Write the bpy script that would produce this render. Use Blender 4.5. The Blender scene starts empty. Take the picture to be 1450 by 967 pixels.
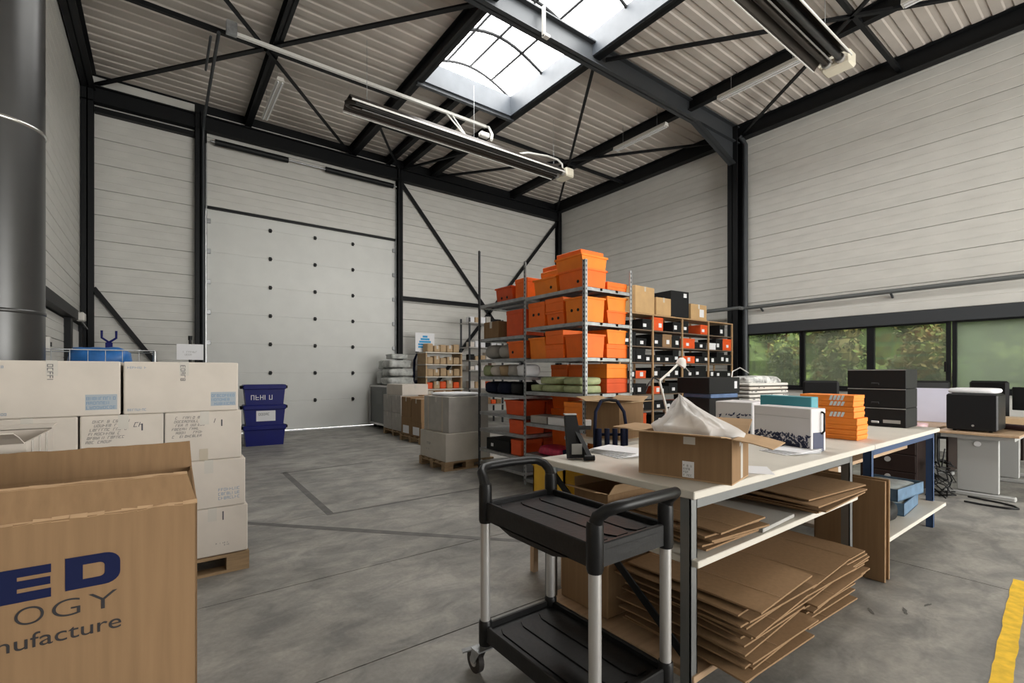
import bpy, math, random
from mathutils import Vector, Matrix
random.seed(7)
sc = bpy.context.scene
C = sc.collection
R = math.radians
# ------------------------------------------------------------------ camera
cam = bpy.data.objects.new('camera', bpy.data.cameras.new('camera'))
C.objects.link(cam)
cam.location = (0, 0, 1.4)
cam.rotation_euler = (R(90), 0, R(-36.65))
cam.data.sensor_width = 36
cam.data.lens = 672 / 1450 * 36
cam.data.shift_y = 44.5 / 1450
cam.data.clip_start = 0.02
sc.camera = cam
# ------------------------------------------------------------------ world, sun, exposure
SKYLIGHT = 8.0
world = bpy.data.worlds.new('sky'); sc.world = world; world.use_nodes = True
bg = world.node_tree.nodes['Background']
bg.inputs[0].default_value = (1.0, 0.985, 0.945, 1); bg.inputs[1].default_value = 8.0
sun = bpy.data.objects.new('sun', bpy.data.lights.new('sun', 'SUN')); C.objects.link(sun)
sun.data.energy = 9.0; sun.data.angle = R(2); sun.data.color = (1, .94, .82)
sun.rotation_euler = Vector((0.35, 0.75, -0.95)).to_track_quat('-Z', 'Y').to_euler()
def portal(loc, rot, sx, sy):
    l = bpy.data.lights.new('portal', 'AREA'); l.shape = 'RECTANGLE'; l.size = sx; l.size_y = sy
    l.cycles.is_portal = True
    o = bpy.data.objects.new('portal', l); C.objects.link(o); o.location = loc; o.rotation_euler = rot
portal((11.3, 1.2, 1.7), (R(90), 0, R(90)), 9.2, 1.3)
portal((6.5, -6.8, 1.9), (R(90), 0, 0), 7.6, 3.8)
sc.view_settings.view_transform = 'Standard'; sc.view_settings.look = 'None'
sc.view_settings.gamma = 1; sc.view_settings.use_curve_mapping = False
sc.view_settings.exposure = 0.74
sc.cycles.use_denoising = True
sc.cycles.max_bounces = 8; sc.cycles.diffuse_bounces = 5; sc.cycles.transparent_max_bounces = 12
# ------------------------------------------------------------------ materials
MATS = {}
def mat(name, col, rough=.6, metal=0, var=0, scale=6, bump=0, bscale=None, stretch=None, col2=None, spec=.5):
    if name in MATS: return MATS[name]
    m = bpy.data.materials.new(name); m.use_nodes = True
    nt = m.node_tree; b = nt.nodes['Principled BSDF']
    b.inputs['Base Color'].default_value = (*col, 1); b.inputs['Roughness'].default_value = rough
    b.inputs['Metallic'].default_value = metal
    b.inputs['Specular IOR Level'].default_value = spec
    if var or bump:
        tc = nt.nodes.new('ShaderNodeTexCoord'); mp = nt.nodes.new('ShaderNodeMapping')
        nt.links.new(tc.outputs['Object'], mp.inputs[0])
        if stretch: mp.inputs['Scale'].default_value = stretch
        n = nt.nodes.new('ShaderNodeTexNoise'); n.inputs['Scale'].default_value = scale; n.inputs['Detail'].default_value = 6
        nt.links.new(mp.outputs[0], n.inputs['Vector'])
        if var:
            r = nt.nodes.new('ShaderNodeValToRGB')
            c2 = col2 or tuple(max(0, c * (1 - var)) for c in col)
            r.color_ramp.elements[0].position = .3; r.color_ramp.elements[0].color = (*c2, 1)
            r.color_ramp.elements[1].position = .7; r.color_ramp.elements[1].color = (*[min(1, c * (1 + var * .4)) for c in col], 1)
            nt.links.new(n.outputs[0], r.inputs[0]); nt.links.new(r.outputs[0], b.inputs['Base Color'])
        if bump:
            bp = nt.nodes.new('ShaderNodeBump'); bp.inputs['Strength'].default_value = bump; bp.inputs['Distance'].default_value = .01
            nt.links.new(n.outputs[0], bp.inputs['Height']); nt.links.new(bp.outputs[0], b.inputs['Normal'])
    MATS[name] = m; return m
def concrete():
    m = bpy.data.materials.new('concrete'); m.use_nodes = True; nt = m.node_tree; b = nt.nodes['Principled BSDF']
    g = nt.nodes.new('ShaderNodeNewGeometry')
    def noise(s, d, st=(1, 1, 1), dist=0):
        mp = nt.nodes.new('ShaderNodeMapping'); mp.inputs['Scale'].default_value = st
        n = nt.nodes.new('ShaderNodeTexNoise'); n.inputs['Scale'].default_value = s; n.inputs['Detail'].default_value = d
        n.inputs['Roughness'].default_value = .62; n.inputs['Distortion'].default_value = dist
        nt.links.new(g.outputs['Position'], mp.inputs[0]); nt.links.new(mp.outputs[0], n.inputs['Vector']); return n
    def ramp(n, p0, c0, p1, c1):
        r = nt.nodes.new('ShaderNodeValToRGB'); e = r.color_ramp.elements
        e[0].position = p0; e[0].color = (*c0, 1); e[1].position = p1; e[1].color = (*c1, 1)
        nt.links.new(n.outputs[0], r.inputs[0]); return r
    a = ramp(noise(1.1, 9, dist=.4), .30, (.20, .195, .186), .72, (.375, .363, .34))
    c = ramp(noise(3.2, 10, (1, 1.6, 1), .6), .38, (.66, .66, .66), .62, (1.10, 1.08, 1.04))
    f = ramp(noise(38, 4), .3, (.86, .86, .86), .7, (1.06, 1.06, 1.06))
    def mul(x, y):
        k = nt.nodes.new('ShaderNodeMix'); k.data_type = 'RGBA'; k.blend_type = 'MULTIPLY'; k.inputs[0].default_value = 1
        nt.links.new(x, k.inputs[6]); nt.links.new(y, k.inputs[7]); return k.outputs[2]
    o = mul(mul(a.outputs[0], c.outputs[0]), f.outputs[0]); nt.links.new(o, b.inputs['Base Color'])
    rr = ramp(noise(2.4, 6), .3, (.38,) * 3, .7, (.62,) * 3); nt.links.new(rr.outputs[0], b.inputs['Roughness'])
    bp = nt.nodes.new('ShaderNodeBump'); bp.inputs['Strength'].default_value = .08; bp.inputs['Distance'].default_value = .01
    n = noise(55, 3); nt.links.new(n.outputs[0], bp.inputs['Height']); nt.links.new(bp.outputs[0], b.inputs['Normal'])
    MATS['concrete'] = m; return m
def emis(name, col, s):
    m = bpy.data.materials.new(name); m.use_nodes = True; nt = m.node_tree; nt.nodes.clear()
    o = nt.nodes.new('ShaderNodeOutputMaterial'); e = nt.nodes.new('ShaderNodeEmission')
    e.inputs[0].default_value = (*col, 1); e.inputs[1].default_value = s; nt.links.new(e.outputs[0], o.inputs[0]); return m
def glass(name, tint, haze):
    m = bpy.data.materials.new(name); m.use_nodes = True; nt = m.node_tree; nt.nodes.clear()
    o = nt.nodes.new('ShaderNodeOutputMaterial'); t = nt.nodes.new('ShaderNodeBsdfTransparent'); t.inputs[0].default_value = (*tint, 1)
    g = nt.nodes.new('ShaderNodeBsdfGlossy'); g.inputs['Roughness'].default_value = .05
    d = nt.nodes.new('ShaderNodeBsdfTranslucent'); d.inputs[0].default_value = (.31, .33, .285, 1)
    x = nt.nodes.new('ShaderNodeMixShader'); x.inputs[0].default_value = haze
    nt.links.new(t.outputs[0], x.inputs[1]); nt.links.new(d.outputs[0], x.inputs[2])
    y = nt.nodes.new('ShaderNodeMixShader'); y.inputs[0].default_value = .05
    nt.links.new(x.outputs[0], y.inputs[1]); nt.links.new(g.outputs[0], y.inputs[2]); nt.links.new(y.outputs[0], o.inputs[0]); return m
def film(name, col, alpha):
    m = bpy.data.materials.new(name); m.use_nodes = True; b = m.node_tree.nodes['Principled BSDF']
    b.inputs['Base Color'].default_value = (*col, 1); b.inputs['Roughness'].default_value = .25; b.inputs['Alpha'].default_value = alpha
    return m
CON = concrete()
WALL = mat('cladding', (.63, .62, .585), .5, 0, .07, 2.5, stretch=(1, 1, 3))
ROOF = mat('roof_sheet', (.56, .51, .46), .5, 0, .12, 1.5)
STEEL = mat('dark_steel', (.007, .0078, .009), .5, 0, spec=.25)
STEELG = mat('grey_steel', (.055, .06, .066), .45, .3, spec=.35)
DOORP = mat('door_panel', (.68, .685, .66), .45, 0, .04, 3)
GALV = mat('galvanised', (.42, .43, .44), .38, .75, .25, 14)
ALU = mat('aluminium', (.50, .49, .48), .35, .6)
SKYW = mat('skylight_curb', (.062, .072, .086), .5, 0, .2, 4)
DOME = emis('skylight_pane', (1, .985, .95), SKYLIGHT)
BAR = mat('skylight_bar', (.03, .031, .033), .6, spec=.1)
FLUE = mat('flue_metal', (.07, .07, .07), .34, .6, .12, 3)
RING = mat('flue_ring', (.6, .6, .58), .25, .9)
WHITEM = mat('white_metal', (.72, .71, .67), .4)
CREAM = mat('cream_metal', (.74, .69, .56), .45)
BROWNM = mat('heater_reflector', (.040, .033, .028), .38, .5)
KRAFT = mat('kraft', (.265, .165, .089), .85, 0, .10, 5, .06, stretch=(9, 9, .5), spec=.15)
KRAFTIN = mat('kraft_inner', (.45, .30, .175), .85, 0, .12, 7, .1, spec=.2)
KRAFTD = mat('kraft_pale', (.46, .33, .20), .85, 0, .14, 8, .1, spec=.2)
WCARD = mat('white_carton', (.62, .565, .505), .8, 0, .07, 5, .08, spec=.25)
GCARD = mat('grey_carton', (.42, .40, .37), .8, 0, .12, 6, .08, spec=.25)
TAPE = mat('tape', (.48, .42, .33), .3)
TAPEW = mat('clear_tape', (.58, .55, .50), .25)
PAPER = mat('paper', (.74, .74, .76), .7)
INKB = mat('blue_ink', (.14, .25, .40), .7)
INK = mat('black_ink', (.07, .07, .085), .7)
NAVY = mat('navy_print', (.008, .012, .05), .7, spec=.15)
DARKP = mat('charcoal_print', (.02, .018, .02), .6)
ORANGE = mat('orange_board', (.95, .165, .008), .5, 0, .10, 7)
ORANGE2 = mat('orange_light', (.98, .25, .014), .5, 0, .10, 7)
REDO = mat('orange_red', (.72, .085, .010), .55, 0, .12, 7)
BLUE = mat('blue_plastic', (.002, .006, .13), .4, 0, .15, 5, spec=.25)
BLUEB = mat('blue_bag', (.03, .17, .50), .45, 0, .3, 12)
NAVYF = mat('navy_fabric', (.008, .011, .03), .8, spec=.2)
BLUELEG = mat('blue_steel', (.035, .07, .16), .45, .3)
BLACKP = mat('black_plastic', (.006, .006, .0065), .42, 0, .25, 30, .04, spec=.3)
BLACKB = mat('black_board', (.008, .0082, .009), .55, spec=.25)
BLACKT = mat('black_tray', (.007, .007, .0075), .4, 0, .2, 40, .12, spec=.35)
RUBBER = mat('rubber', (.02, .015, .014), .6)
LAM = mat('bench_laminate', (.60, .565, .50), .45, 0, .08, 5)
LAMG = mat('grey_board', (.36, .35, .33), .6, 0, .1, 4)
WOOD = mat('pallet_wood', (.33, .22, .12), .8, 0, .3, 5, .2, stretch=(1, 8, 8))
BEAMW = mat('shelf_timber', (.42, .26, .13), .7, 0, .2, 6, stretch=(3, 3, 14))
DESKW = mat('desk_wood', (.46, .31, .19), .45, 0, .18, 4, stretch=(1, 8, 1))
DESKD = mat('dark_wood', (.016, .008, .006), .6, spec=.2)
DGREY = mat('desk_grey', (.36, .36, .35), .5)
TEAL = mat('teal_board', (.055, .27, .32), .55)
YEL = mat('yellow_plastic', (.62, .36, .015), .5, 0, .15, 6)
YELP = mat('yellow_paint', (.80, .50, .03), .6, 0, .25, 18)
FADED = mat('tape_trace', (.125, .12, .115), .7, 0, .3, 9)
GREENB = mat('pale_green_bag', (.40, .45, .24), .55, 0, .25, 12, .3)
PINK = mat('pink_wrap', (.55, .03, .09), .4, 0, .4, 20)
WRAP = mat('wrapped_bundle', (.40, .41, .39), .32, 0, .45, 9, .5)
BAG = film('plastic_bag', (.80, .76, .73), .62)
LILAC = mat('lilac_panel', (.60, .60, .72), .5, 0, .05, 5)
FOL = [mat('foliage_%d' % i, c, .6, 0, .5, 5) for i, c in enumerate([(.12, .17, .035), (.20, .22, .05), (.075, .12, .03), (.17, .13, .05)])]
BARK = mat('bark', (.07, .05, .035), .9)
GRASS = mat('grass', (.10, .14, .04), .9, 0, .4, 3)
GLASS = glass('window_glass', (.50, .53, .45), .08)
GLASSH = glass('hazy_window_glass', (.34, .385, .335), .32)
LAMPW = mat('lamp_white', (.62, .60, .56), .45)
# ------------------------------------------------------------------ mesh helpers
class MB:
    def __init__(s): s.v = []; s.f = []; s.mi = []; s.sm = []
    def add(s, vs, fs, mi=0, smooth=False):
        o = len(s.v); s.v += [tuple(p) for p in vs]
        for f in fs: s.f.append([i + o for i in f]); s.mi.append(mi); s.sm.append(smooth)
        return s
    def box(s, x0, y0, z0, x1, y1, z1, mi=0, c=0, M=None):
        cx, cy, cz = (x0 + x1) / 2, (y0 + y1) / 2, (z0 + z1) / 2
        hx, hy, hz = abs(x1 - x0) / 2, abs(y1 - y0) / 2, abs(z1 - z0) / 2
        if c <= 0:
            vs = [(cx + a * hx, cy + b * hy, cz + d * hz) for a in (-1, 1) for b in (-1, 1) for d in (-1, 1)]
            fs = [(0, 1, 3, 2), (4, 6, 7, 5), (0, 4, 5, 1), (2, 3, 7, 6), (0, 2, 6, 4), (1, 5, 7, 3)]
        else:
            c = min(c, hx * .9, hy * .9, hz * .9); vs = []; idx = {}
            for a in (-1, 1):
                for b in (-1, 1):
                    for d in (-1, 1):
                        for k in range(3):
                            p = [a * (hx - c), b * (hy - c), d * (hz - c)]; p[k] = (a * hx, b * hy, d * hz)[k]
                            idx[(a, b, d, k)] = len(vs); vs.append((cx + p[0], cy + p[1], cz + p[2]))
            fs = []
            for k in range(3):
                o1, o2 = [q for q in range(3) if q != k]
                for sg in (-1, 1):
                    q = []
                    for (m, n) in ((-1, -1), (1, -1), (1, 1), (-1, 1)):
                        t = [0, 0, 0]; t[k] = sg; t[o1] = m; t[o2] = n; q.append(idx[(*t, k)])
                    fs.append(q)
                for m in (-1, 1):
                    for n in (-1, 1):
                        q = []
                        for (e, kk) in ((-1, o1), (1, o1), (1, o2), (-1, o2)):
                            t = [0, 0, 0]; t[k] = e; t[o1] = m; t[o2] = n; q.append(idx[(*t, kk)])
                        fs.append(q)
            for a in (-1, 1):
                for b in (-1, 1):
                    for d in (-1, 1): fs.append([idx[(a, b, d, k)] for k in range(3)])
            cc = Vector((cx, cy, cz)); out = []
            for f in fs:
                p = [Vector(vs[i]) for i in f]; nn = (p[1] - p[0]).cross(p[2] - p[0]); ce = sum(p, Vector()) / len(p)
                out.append(f if nn.dot(ce - cc) > 0 else f[::-1])
            fs = out
        if M: vs = [M @ Vector(p) for p in vs]
        return s.add(vs, fs, mi)
    def bar(s, p, q, w, h=None, mi=0, up=(0, 0, 1)):
        p, q = Vector(p), Vector(q); h = h or w; d = (q - p).normalized(); u = Vector(up)
        if abs(d.dot(u)) > .98: u = Vector((1, 0, 0))
        a = d.cross(u).normalized() * w / 2; b = a.normalized().cross(d).normalized() * h / 2
        vs = [e + m * a + n * b for e in (p, q) for (m, n) in ((-1, -1), (1, -1), (1, 1), (-1, 1))]
        return s.add(vs, [(0, 3, 2, 1), (4, 5, 6, 7), (0, 1, 5, 4), (1, 2, 6, 5), (2, 3, 7, 6), (3, 0, 4, 7)], mi)
    def tube(s, pts, r, n=8, mi=0, caps=True):
        pts = [Vector(p) for p in pts]; rs = r if isinstance(r, (list, tuple)) else [r] * len(pts); rings = []; u = None
        for i, p in enumerate(pts):
            d = ((pts[min(i + 1, len(pts) - 1)] - p).normalized() + (p - pts[max(i - 1, 0)]).normalized()).normalized()
            if u is None:
                u = Vector((0, 0, 1)) if abs(d.z) < .9 else Vector((1, 0, 0))
            a = d.cross(u).normalized(); b = a.cross(d).normalized(); u = b
            rings.append([p + rs[i] * (math.cos(2 * math.pi * k / n) * a + math.sin(2 * math.pi * k / n) * b) for k in range(n)])
        vs = [x for g in rings for x in g]; fs = []
        for i in range(len(pts) - 1):
            for k in range(n):
                fs.append((i * n + k, i * n + (k + 1) % n, (i + 1) * n + (k + 1) % n, (i + 1) * n + k))
        s.add(vs, fs, mi, True)
        if caps: s.add(rings[0], [tuple(range(n))[::-1]], mi); s.add(rings[-1], [tuple(range(n))], mi)
        return s
    def cyl(s, p, q, r, n=12, mi=0): return s.tube([p, q], r, n, mi)
    def prism(s, poly, ax, a0, a1, mi=0):
        def P(a, u, v): return {'x': (a, u, v), 'y': (u, a, v), 'z': (u, v, a)}[ax]
        n = len(poly); vs = [P(a0, *p) for p in poly] + [P(a1, *p) for p in poly]
        fs = [(k, (k + 1) % n, n + (k + 1) % n, n + k) for k in range(n)] + [tuple(range(n))[::-1], tuple(range(n, 2 * n))]
        return s.add(vs, fs, mi)
    def strip(s, prof, ax, a0, a1, mi=0):
        def P(a, u, v): return {'x': (a, u, v), 'y': (u, a, v), 'z': (u, v, a)}[ax]
        n = len(prof); vs = [P(a0, *p) for p in prof] + [P(a1, *p) for p in prof]
        return s.add(vs, [(k, k + 1, n + k + 1, n + k) for k in range(n - 1)], mi)
    def build(s, name, mats, parent=None, loc=None, rz=0):
        me = bpy.data.meshes.new(name); me.from_pydata(s.v, [], s.f)
        for m in (mats if isinstance(mats, (list, tuple)) else [mats]): me.materials.append(m)
        me.polygons.foreach_set('material_index', s.mi); me.polygons.foreach_set('use_smooth', s.sm); me.update()
        o = bpy.data.objects.new(name, me); C.objects.link(o)
        if parent: o.parent = parent
        if loc is not None: o.location = loc
        if rz: o.rotation_euler = (0, 0, rz)
        return o
LABELS = {}
def tag(o, label, cat, group=None, kind=None):
    o['label'] = label; o['category'] = cat
    if group: o['group'] = group
    if kind: o['kind'] = kind
    if label in LABELS: print('DUPLABEL', label)
    LABELS[label] = 1
    return o
def thing(name, label, cat, loc=(0, 0, 0), rz=0, group=None):
    o = bpy.data.objects.new(name, None); C.objects.link(o); o.location = loc; o.rotation_euler = (0, 0, rz)
    return tag(o, label, cat, group)
def struct(o): o['kind'] = 'structure'; return o
def share(name, src, parent, loc=(0, 0, 0), rz=0):
    o = bpy.data.objects.new(name, src.data); C.objects.link(o); o.parent = parent; o.location = loc; o.rotation_euler = (0, 0, rz); return o
def B(x0, y0, z0, x1, y1, z1, c=0): return MB().box(x0, y0, z0, x1, y1, z1, 0, c)
def text(name, s, size, m, parent, loc, rot, fit=None, bold=0, align='LEFT'):
    cu = bpy.data.curves.new(name, 'FONT'); cu.body = s; cu.size = size; cu.align_x = align; cu.extrude = .0003; cu.offset = bold
    return flat_mesh(cu, name, m, parent, loc, rot, fit)
def flat_mesh(cu, name, m, parent, loc, rot, fit=None):
    """turn a flat curve into a mesh part, stretched to fit=(width, height) if given"""
    tmp = bpy.data.objects.new(name, cu); C.objects.link(tmp); bpy.context.view_layer.update()
    me = bpy.data.meshes.new_from_object(tmp.evaluated_get(bpy.context.evaluated_depsgraph_get())); bpy.data.objects.remove(tmp)
    if fit:
        xs = [v.co.x for v in me.vertices]; ys = [v.co.y for v in me.vertices]; x0, y0 = min(xs), min(ys)
        kx, ky = fit[0] / (max(xs) - x0), fit[1] / (max(ys) - y0)
        for v in me.vertices: v.co.x = (v.co.x - x0) * kx; v.co.y = (v.co.y - y0) * ky
    me.materials.clear(); me.materials.append(m)
    o = bpy.data.objects.new(name, me); C.objects.link(o); o.parent = parent; o.location = loc; o.rotation_euler = rot; o['kind'] = 'stuff'; return o
def glyphs(parent, o, ux, uz, w, h, rows, m, name='printed_text', fill=.8, seed=1, lean=0):
    """unreadable rows of print: short strokes a hair proud of the surface"""
    rnd = random.Random(seed); mb = MB(); o, ux, uz = Vector(o), Vector(ux), Vector(uz); n = uz.cross(ux) * -.0006
    rh = h / rows; ch = rh * .66
    def q(a, b, c, d, sk=0):
        mb.add([o + n + ux * (a + sk * b) + uz * b, o + n + ux * (c + sk * b) + uz * b, o + n + ux * (c + sk * d) + uz * d, o + n + ux * (a + sk * d) + uz * d], [(0, 1, 2, 3)])
    for r in range(rows):
        z = h - (r + 1) * rh; x = 0; end = w * (1 if rows > 1 and r % 2 == 0 else rnd.uniform(.8, 1))
        while x < end - ch * .7:
            cw = ch * .62; t = ch * .125
            if rnd.random() < fill:
                q(x, z, x + t, z + ch, lean)
                if rnd.random() < .7: q(x, z + ch - t, x + cw, z + ch, lean)
                if rnd.random() < .5: q(x, z + ch * .45, x + cw, z + ch * .45 + t, lean)
                if rnd.random() < .5: q(x, z, x + cw, z + t, lean)
                if rnd.random() < .5: q(x + cw - t, z, x + cw, z + ch, lean)
            x += cw * 1.35
    o = mb.build(name, m, parent); o['kind'] = 'stuff'; return o
def decal(parent, o, ux, uz, w, h, m, name, off=.0008):
    o, ux, uz = Vector(o), Vector(ux), Vector(uz); n = uz.cross(ux) * -off
    return MB().add([o + n, o + n + ux * w, o + n + ux * w + uz * h, o + n + uz * h], [(0, 1, 2, 3)]).build(name, m, parent)
FX, FZ = (1, 0, 0), (0, 0, 1)      # axes on a face towards -Y
LX = (0, -1, 0)                    # right-hand axis on a face towards -X
ORD = ['first', 'second', 'third', 'fourth', 'fifth', 'sixth', 'seventh', 'eighth', 'ninth', 'tenth', 'eleventh', 'twelfth', 'thirteenth', 'fourteenth', 'fifteenth', 'sixteenth', 'seventeenth', 'eighteenth']
def carton(name, label, loc, w, d, h, rz=0, m=None, group=None, tape=TAPE, cat='box', tapes='y', c=.006):
    """closed carton: body mesh with its base centre at loc, tape over the top seam and down two faces"""
    o = B(-w / 2, -d / 2, 0, w / 2, d / 2, h, c).build(name, m or KRAFT, None, loc, rz)
    tag(o, label, cat, group); e = .0012
    if tapes:
        t = MB(); k = .026
        if tapes == 'y':
            t.box(-k, -d / 2 - e, h - .09, k, d / 2 + e, h + e)
        else:
            t.box(-w / 2 - e, -k, h - .09, w / 2 + e, k, h + e)
        t.build('tape', tape, o)
        s = MB()
        if tapes == 'y': s.box(-.0015, -d / 2, h, .0015, d / 2, h + .0016)
        else: s.box(-w / 2, -.0015, h, w / 2, .0015, h + .0016)
        s.build('seam', KRAFTIN if m is not WCARD else GCARD, o)
    return o
def open_carton(name, label, loc, w, d, h, rz, m, inner, flaps, group=None, th=.006):
    """flaps: dict side -> (length, angle from horizontal-outward in degrees)"""
    o = thing(name, label, 'box', loc, rz, group)
    b = MB(); W, D = w / 2, d / 2
    b.box(-W, -D, 0, W, D, th, 1)
    for (x0, y0, x1, y1) in ((-W, -D, W, -D + th), (-W, D - th, W, D), (-W, -D + th, -W + th, D - th), (W - th, -D + th, W, D - th)):
        b.box(x0, y0, th, x1, y1, h)
    b.build('body', [m, inner], o)
    for sd, (L, ang) in flaps.items():
        f = MB(); a = R(ang); nx, nz = math.cos(a), math.sin(a)
        ax = {'-y': ((1, 0, 0), (0, -1, 0), (0, -D, h), W), '+y': ((1, 0, 0), (0, 1, 0), (0, D, h), W),
              '-x': ((0, 1, 0), (-1, 0, 0), (-W, 0, h), D), '+x': ((0, 1, 0), (1, 0, 0), (W, 0, h), D)}[sd]
        u, o2, org, half = Vector(ax[0]), Vector(ax[1]), Vector(ax[2]), ax[3] - .004
        dirv = o2 * nx + Vector((0, 0, 1)) * nz; nr = (u.cross(dirv)).normalized() * .004
        vs = []
        for tt in (0, .5, 1):
            sag = Vector((0, 0, -.02 * tt * tt * L / .2))
            for e in (-1, 1):
                p = org + u * half * e * (1 - .02 * tt) + dirv * L * tt + sag
                vs += [p, p + nr]
        fs = []
        for i in range(2):
            a0 = i * 4; b0 = a0 + 4
            fs += [(a0, a0 + 2, b0 + 2, b0), (a0 + 1, b0 + 1, b0 + 3, a0 + 3), (a0, b0, b0 + 1, a0 + 1), (a0 + 2, a0 + 3, b0 + 3, b0 + 2)]
        fs += [(8, 10, 11, 9)]
        f.add(vs, fs); f.build('flap', [inner], o)
    return o
def lumpy(name, mats, w, d, h, seed, amp=.06, parent=None, loc=None, n=14, pw=.55):
    rnd = random.Random(seed); ph = [rnd.uniform(0, 6.28) for _ in range(9)]
    vs = []; fs = []; m2 = n * 2
    for i in range(n + 1):
        t = math.pi * i / n - math.pi / 2
        for j in range(m2):
            p = 2 * math.pi * j / m2
            sg = lambda x, e: math.copysign(abs(x) ** e, x)
            x = sg(math.cos(t), pw) * sg(math.cos(p), pw); y = sg(math.cos(t), pw) * sg(math.sin(p), pw); z = sg(math.sin(t), pw)
            k = 1 + amp * (math.sin(5 * x + ph[0] + 3 * z) + math.sin(6 * y + ph[1] - 4 * z) + .6 * math.sin(11 * x + 7 * y + ph[2]) + .5 * math.sin(13 * z + 9 * x + ph[3])) / 2
            vs.append((x * w / 2 * k, y * d / 2 * k, max(0, h / 2 + z * h / 2 * k)))
    for i in range(n):
        for j in range(m2): fs.append((i * m2 + j, i * m2 + (j + 1) % m2, (i + 1) * m2 + (j + 1) % m2, (i + 1) * m2 + j))
    return MB().add(vs, fs, 0, True).build(name, mats, parent, loc)
def pallet(label, loc, w, d, rz=0, h=.128):
    o = thing('wooden_pallet', label, 'pallet', loc, rz, 'wooden pallets on the floor'); W, D = w / 2, d / 2
    for y in (-D + .05, 0, D - .05): B(-W, y - .05, 0, W, y + .05, .02).build('runner', WOOD, o)
    for y in (-D + .05, 0, D - .05):
        for x in (-W + .07, 0, W - .07): B(x - .07, y - .05, .02, x + .07, y + .05, .09).build('block', WOOD, o)
    for x in (-W + .07, 0, W - .07): B(x - .07, -D, .09, x + .07, D, .108).build('stringer', WOOD, o)
    k = 5
    for i in range(k):
        y = -D + .05 + i * (2 * D - .1) / (k - 1); B(-W, y - .05, .108, W, y + .05, h).build('deck_board', WOOD, o)
    return o
# ================================================================== THE BUILDING
XL, XR, YB, YF = -1.2, 11.15, 12.3, -6.6
# ---- floor: sawn concrete slabs
floor = struct(B(XL - .2, YF - .2, -.2, XR + .2, YB + .2, -.012).build('floor', FADED))
ys = [YF - .2, -4.2, -1.9, .1, 2.25, 3.37, 4.88, 6.39, 8.45, 10.4, YB + .2]
for x0, x1 in ((XL - .2, 4.40), (4.40, XR + .2)):
    for a, b in zip(ys[:-1], ys[1:]):
        B(x0 + .004, a + .004, -.02, x1 - .004, b - .004, 0).build('slab', CON, floor)
def mark(name, label, pts, m, cat='floor marking'):
    o = MB().add([(x, y, .0015) for x, y in pts] + [(x, y, .0002) for x, y in pts],
                 [tuple(range(len(pts)))] + [(i, (i + 1) % len(pts), len(pts) + (i + 1) % len(pts), len(pts) + i) for i in range(len(pts))]).build(name, m)
    return tag(o, label, cat)
up, lo = [], []
for i in range(41):
    x = 1.6 + i * .0765; yc = .295 + (x - 1.6) * .074
    up.append((x, yc + .036 + random.uniform(-.004, .004))); lo.append((x, yc - .036 + random.uniform(-.004, .004)))
mark('yellow_floor_stripe', 'worn yellow painted stripe on the concrete at the bottom right', up + lo[::-1], YELP)
mark('tape_trace', 'dark trace of removed tape running towards the sectional door', [(1.33, 4.86), (1.40, 4.86), (1.45, 7.25), (1.38, 7.25)], FADED)
mark('tape_trace', 'dark trace of removed tape crossing the open floor', [(1.33, 4.86), (1.33, 4.83), (3.3, 4.85), (3.3, 4.88)], FADED)
mark('tape_trace', 'long dark diagonal trace from the white boxes to the trolley', [(.62, 5.11), (.62, 5.02), (1.3, 4.27), (2.56, 2.94), (2.56, 3.02), (1.36, 4.33)], FADED)
mark('tape_trace', 'short dark trace joining the tape corner', [(1.36, 7.25), (1.36, 7.21), (2.7, 7.3), (2.7, 7.33)], FADED)
def stain(label, cx, cy, rx, ry, rz, m, seed):
    rs = random.Random(seed); pts = []
    for k in range(28):
        a = 2 * math.pi * k / 28; r = rs.uniform(.6, 1.0); x, y = rx * r * math.cos(a), ry * r * math.sin(a)
        pts.append((cx + x * math.cos(rz) - y * math.sin(rz), cy + x * math.sin(rz) + y * math.cos(rz)))
    mark('floor_stain', label, pts, m, 'stain')
SCUFF = mat('scuff', (.10, .095, .088), .7)
stain('small dark scuff on the floor by the standing cartons', 3.52, .86, .06, .012, R(20), SCUFF, 1)
stain('tiny dark scuff beside the larger one on the floor', 3.72, .80, .04, .010, R(-15), SCUFF, 2)
stain('short dark scuff nearer the bench leg on the floor', 3.36, .98, .05, .010, R(35), SCUFF, 3)
# ---- cladding walls
def cladding(parent, axis, fixed, inward, a0, a1, z0, z1, step=.5, m=WALL):
    """horizontal cladding trays; every tray is a piece with a joint and two pressed grooves"""
    z = z0; cache = {}
    while z < z1 - .02:
        h = min(step, z1 - z)
        key = round(h, 3)
        f = lambda d: fixed + inward * d
        g = .004
        prof = [(0, g), (.032, g), (.036, g + .006)]
        for k in (1 / 3, 2 / 3):
            if h > .3: prof += [(.036, h * k - .008), (.031, h * k - .004), (.031, h * k + .004), (.036, h * k + .008)]
        prof += [(.036, h - g - .006), (.032, h - g), (0, h - g)]
        if key not in cache:
            p = [(f(d), zz) for d, zz in prof]
            cache[key] = MB().prism(p, axis, a0 + .002, a1 - .002).build('panel', m, parent, (0, 0, z))
        else: share('panel', cache[key], parent, (0, 0, z))
        z += h
wb = struct(MB().box(XL - .2, YB + .04, 0, .7, YB + .2, 7.5).box(.7, YB + .04, 5.0, 5.3, YB + .2, 7.5).box(5.3, YB + .04, 0, XR + .2, YB + .2, 7.5).build('wall_back', STEEL))
cladding(wb, 'x', YB + .04, -1, XL, .62, 0, 7.2)
cladding(wb, 'x', YB + .04, -1, .84, 5.19, 5.06, 7.06)
cladding(wb, 'x', YB + .04, -1, 5.30, XR, 3.52, 7.02)
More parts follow.
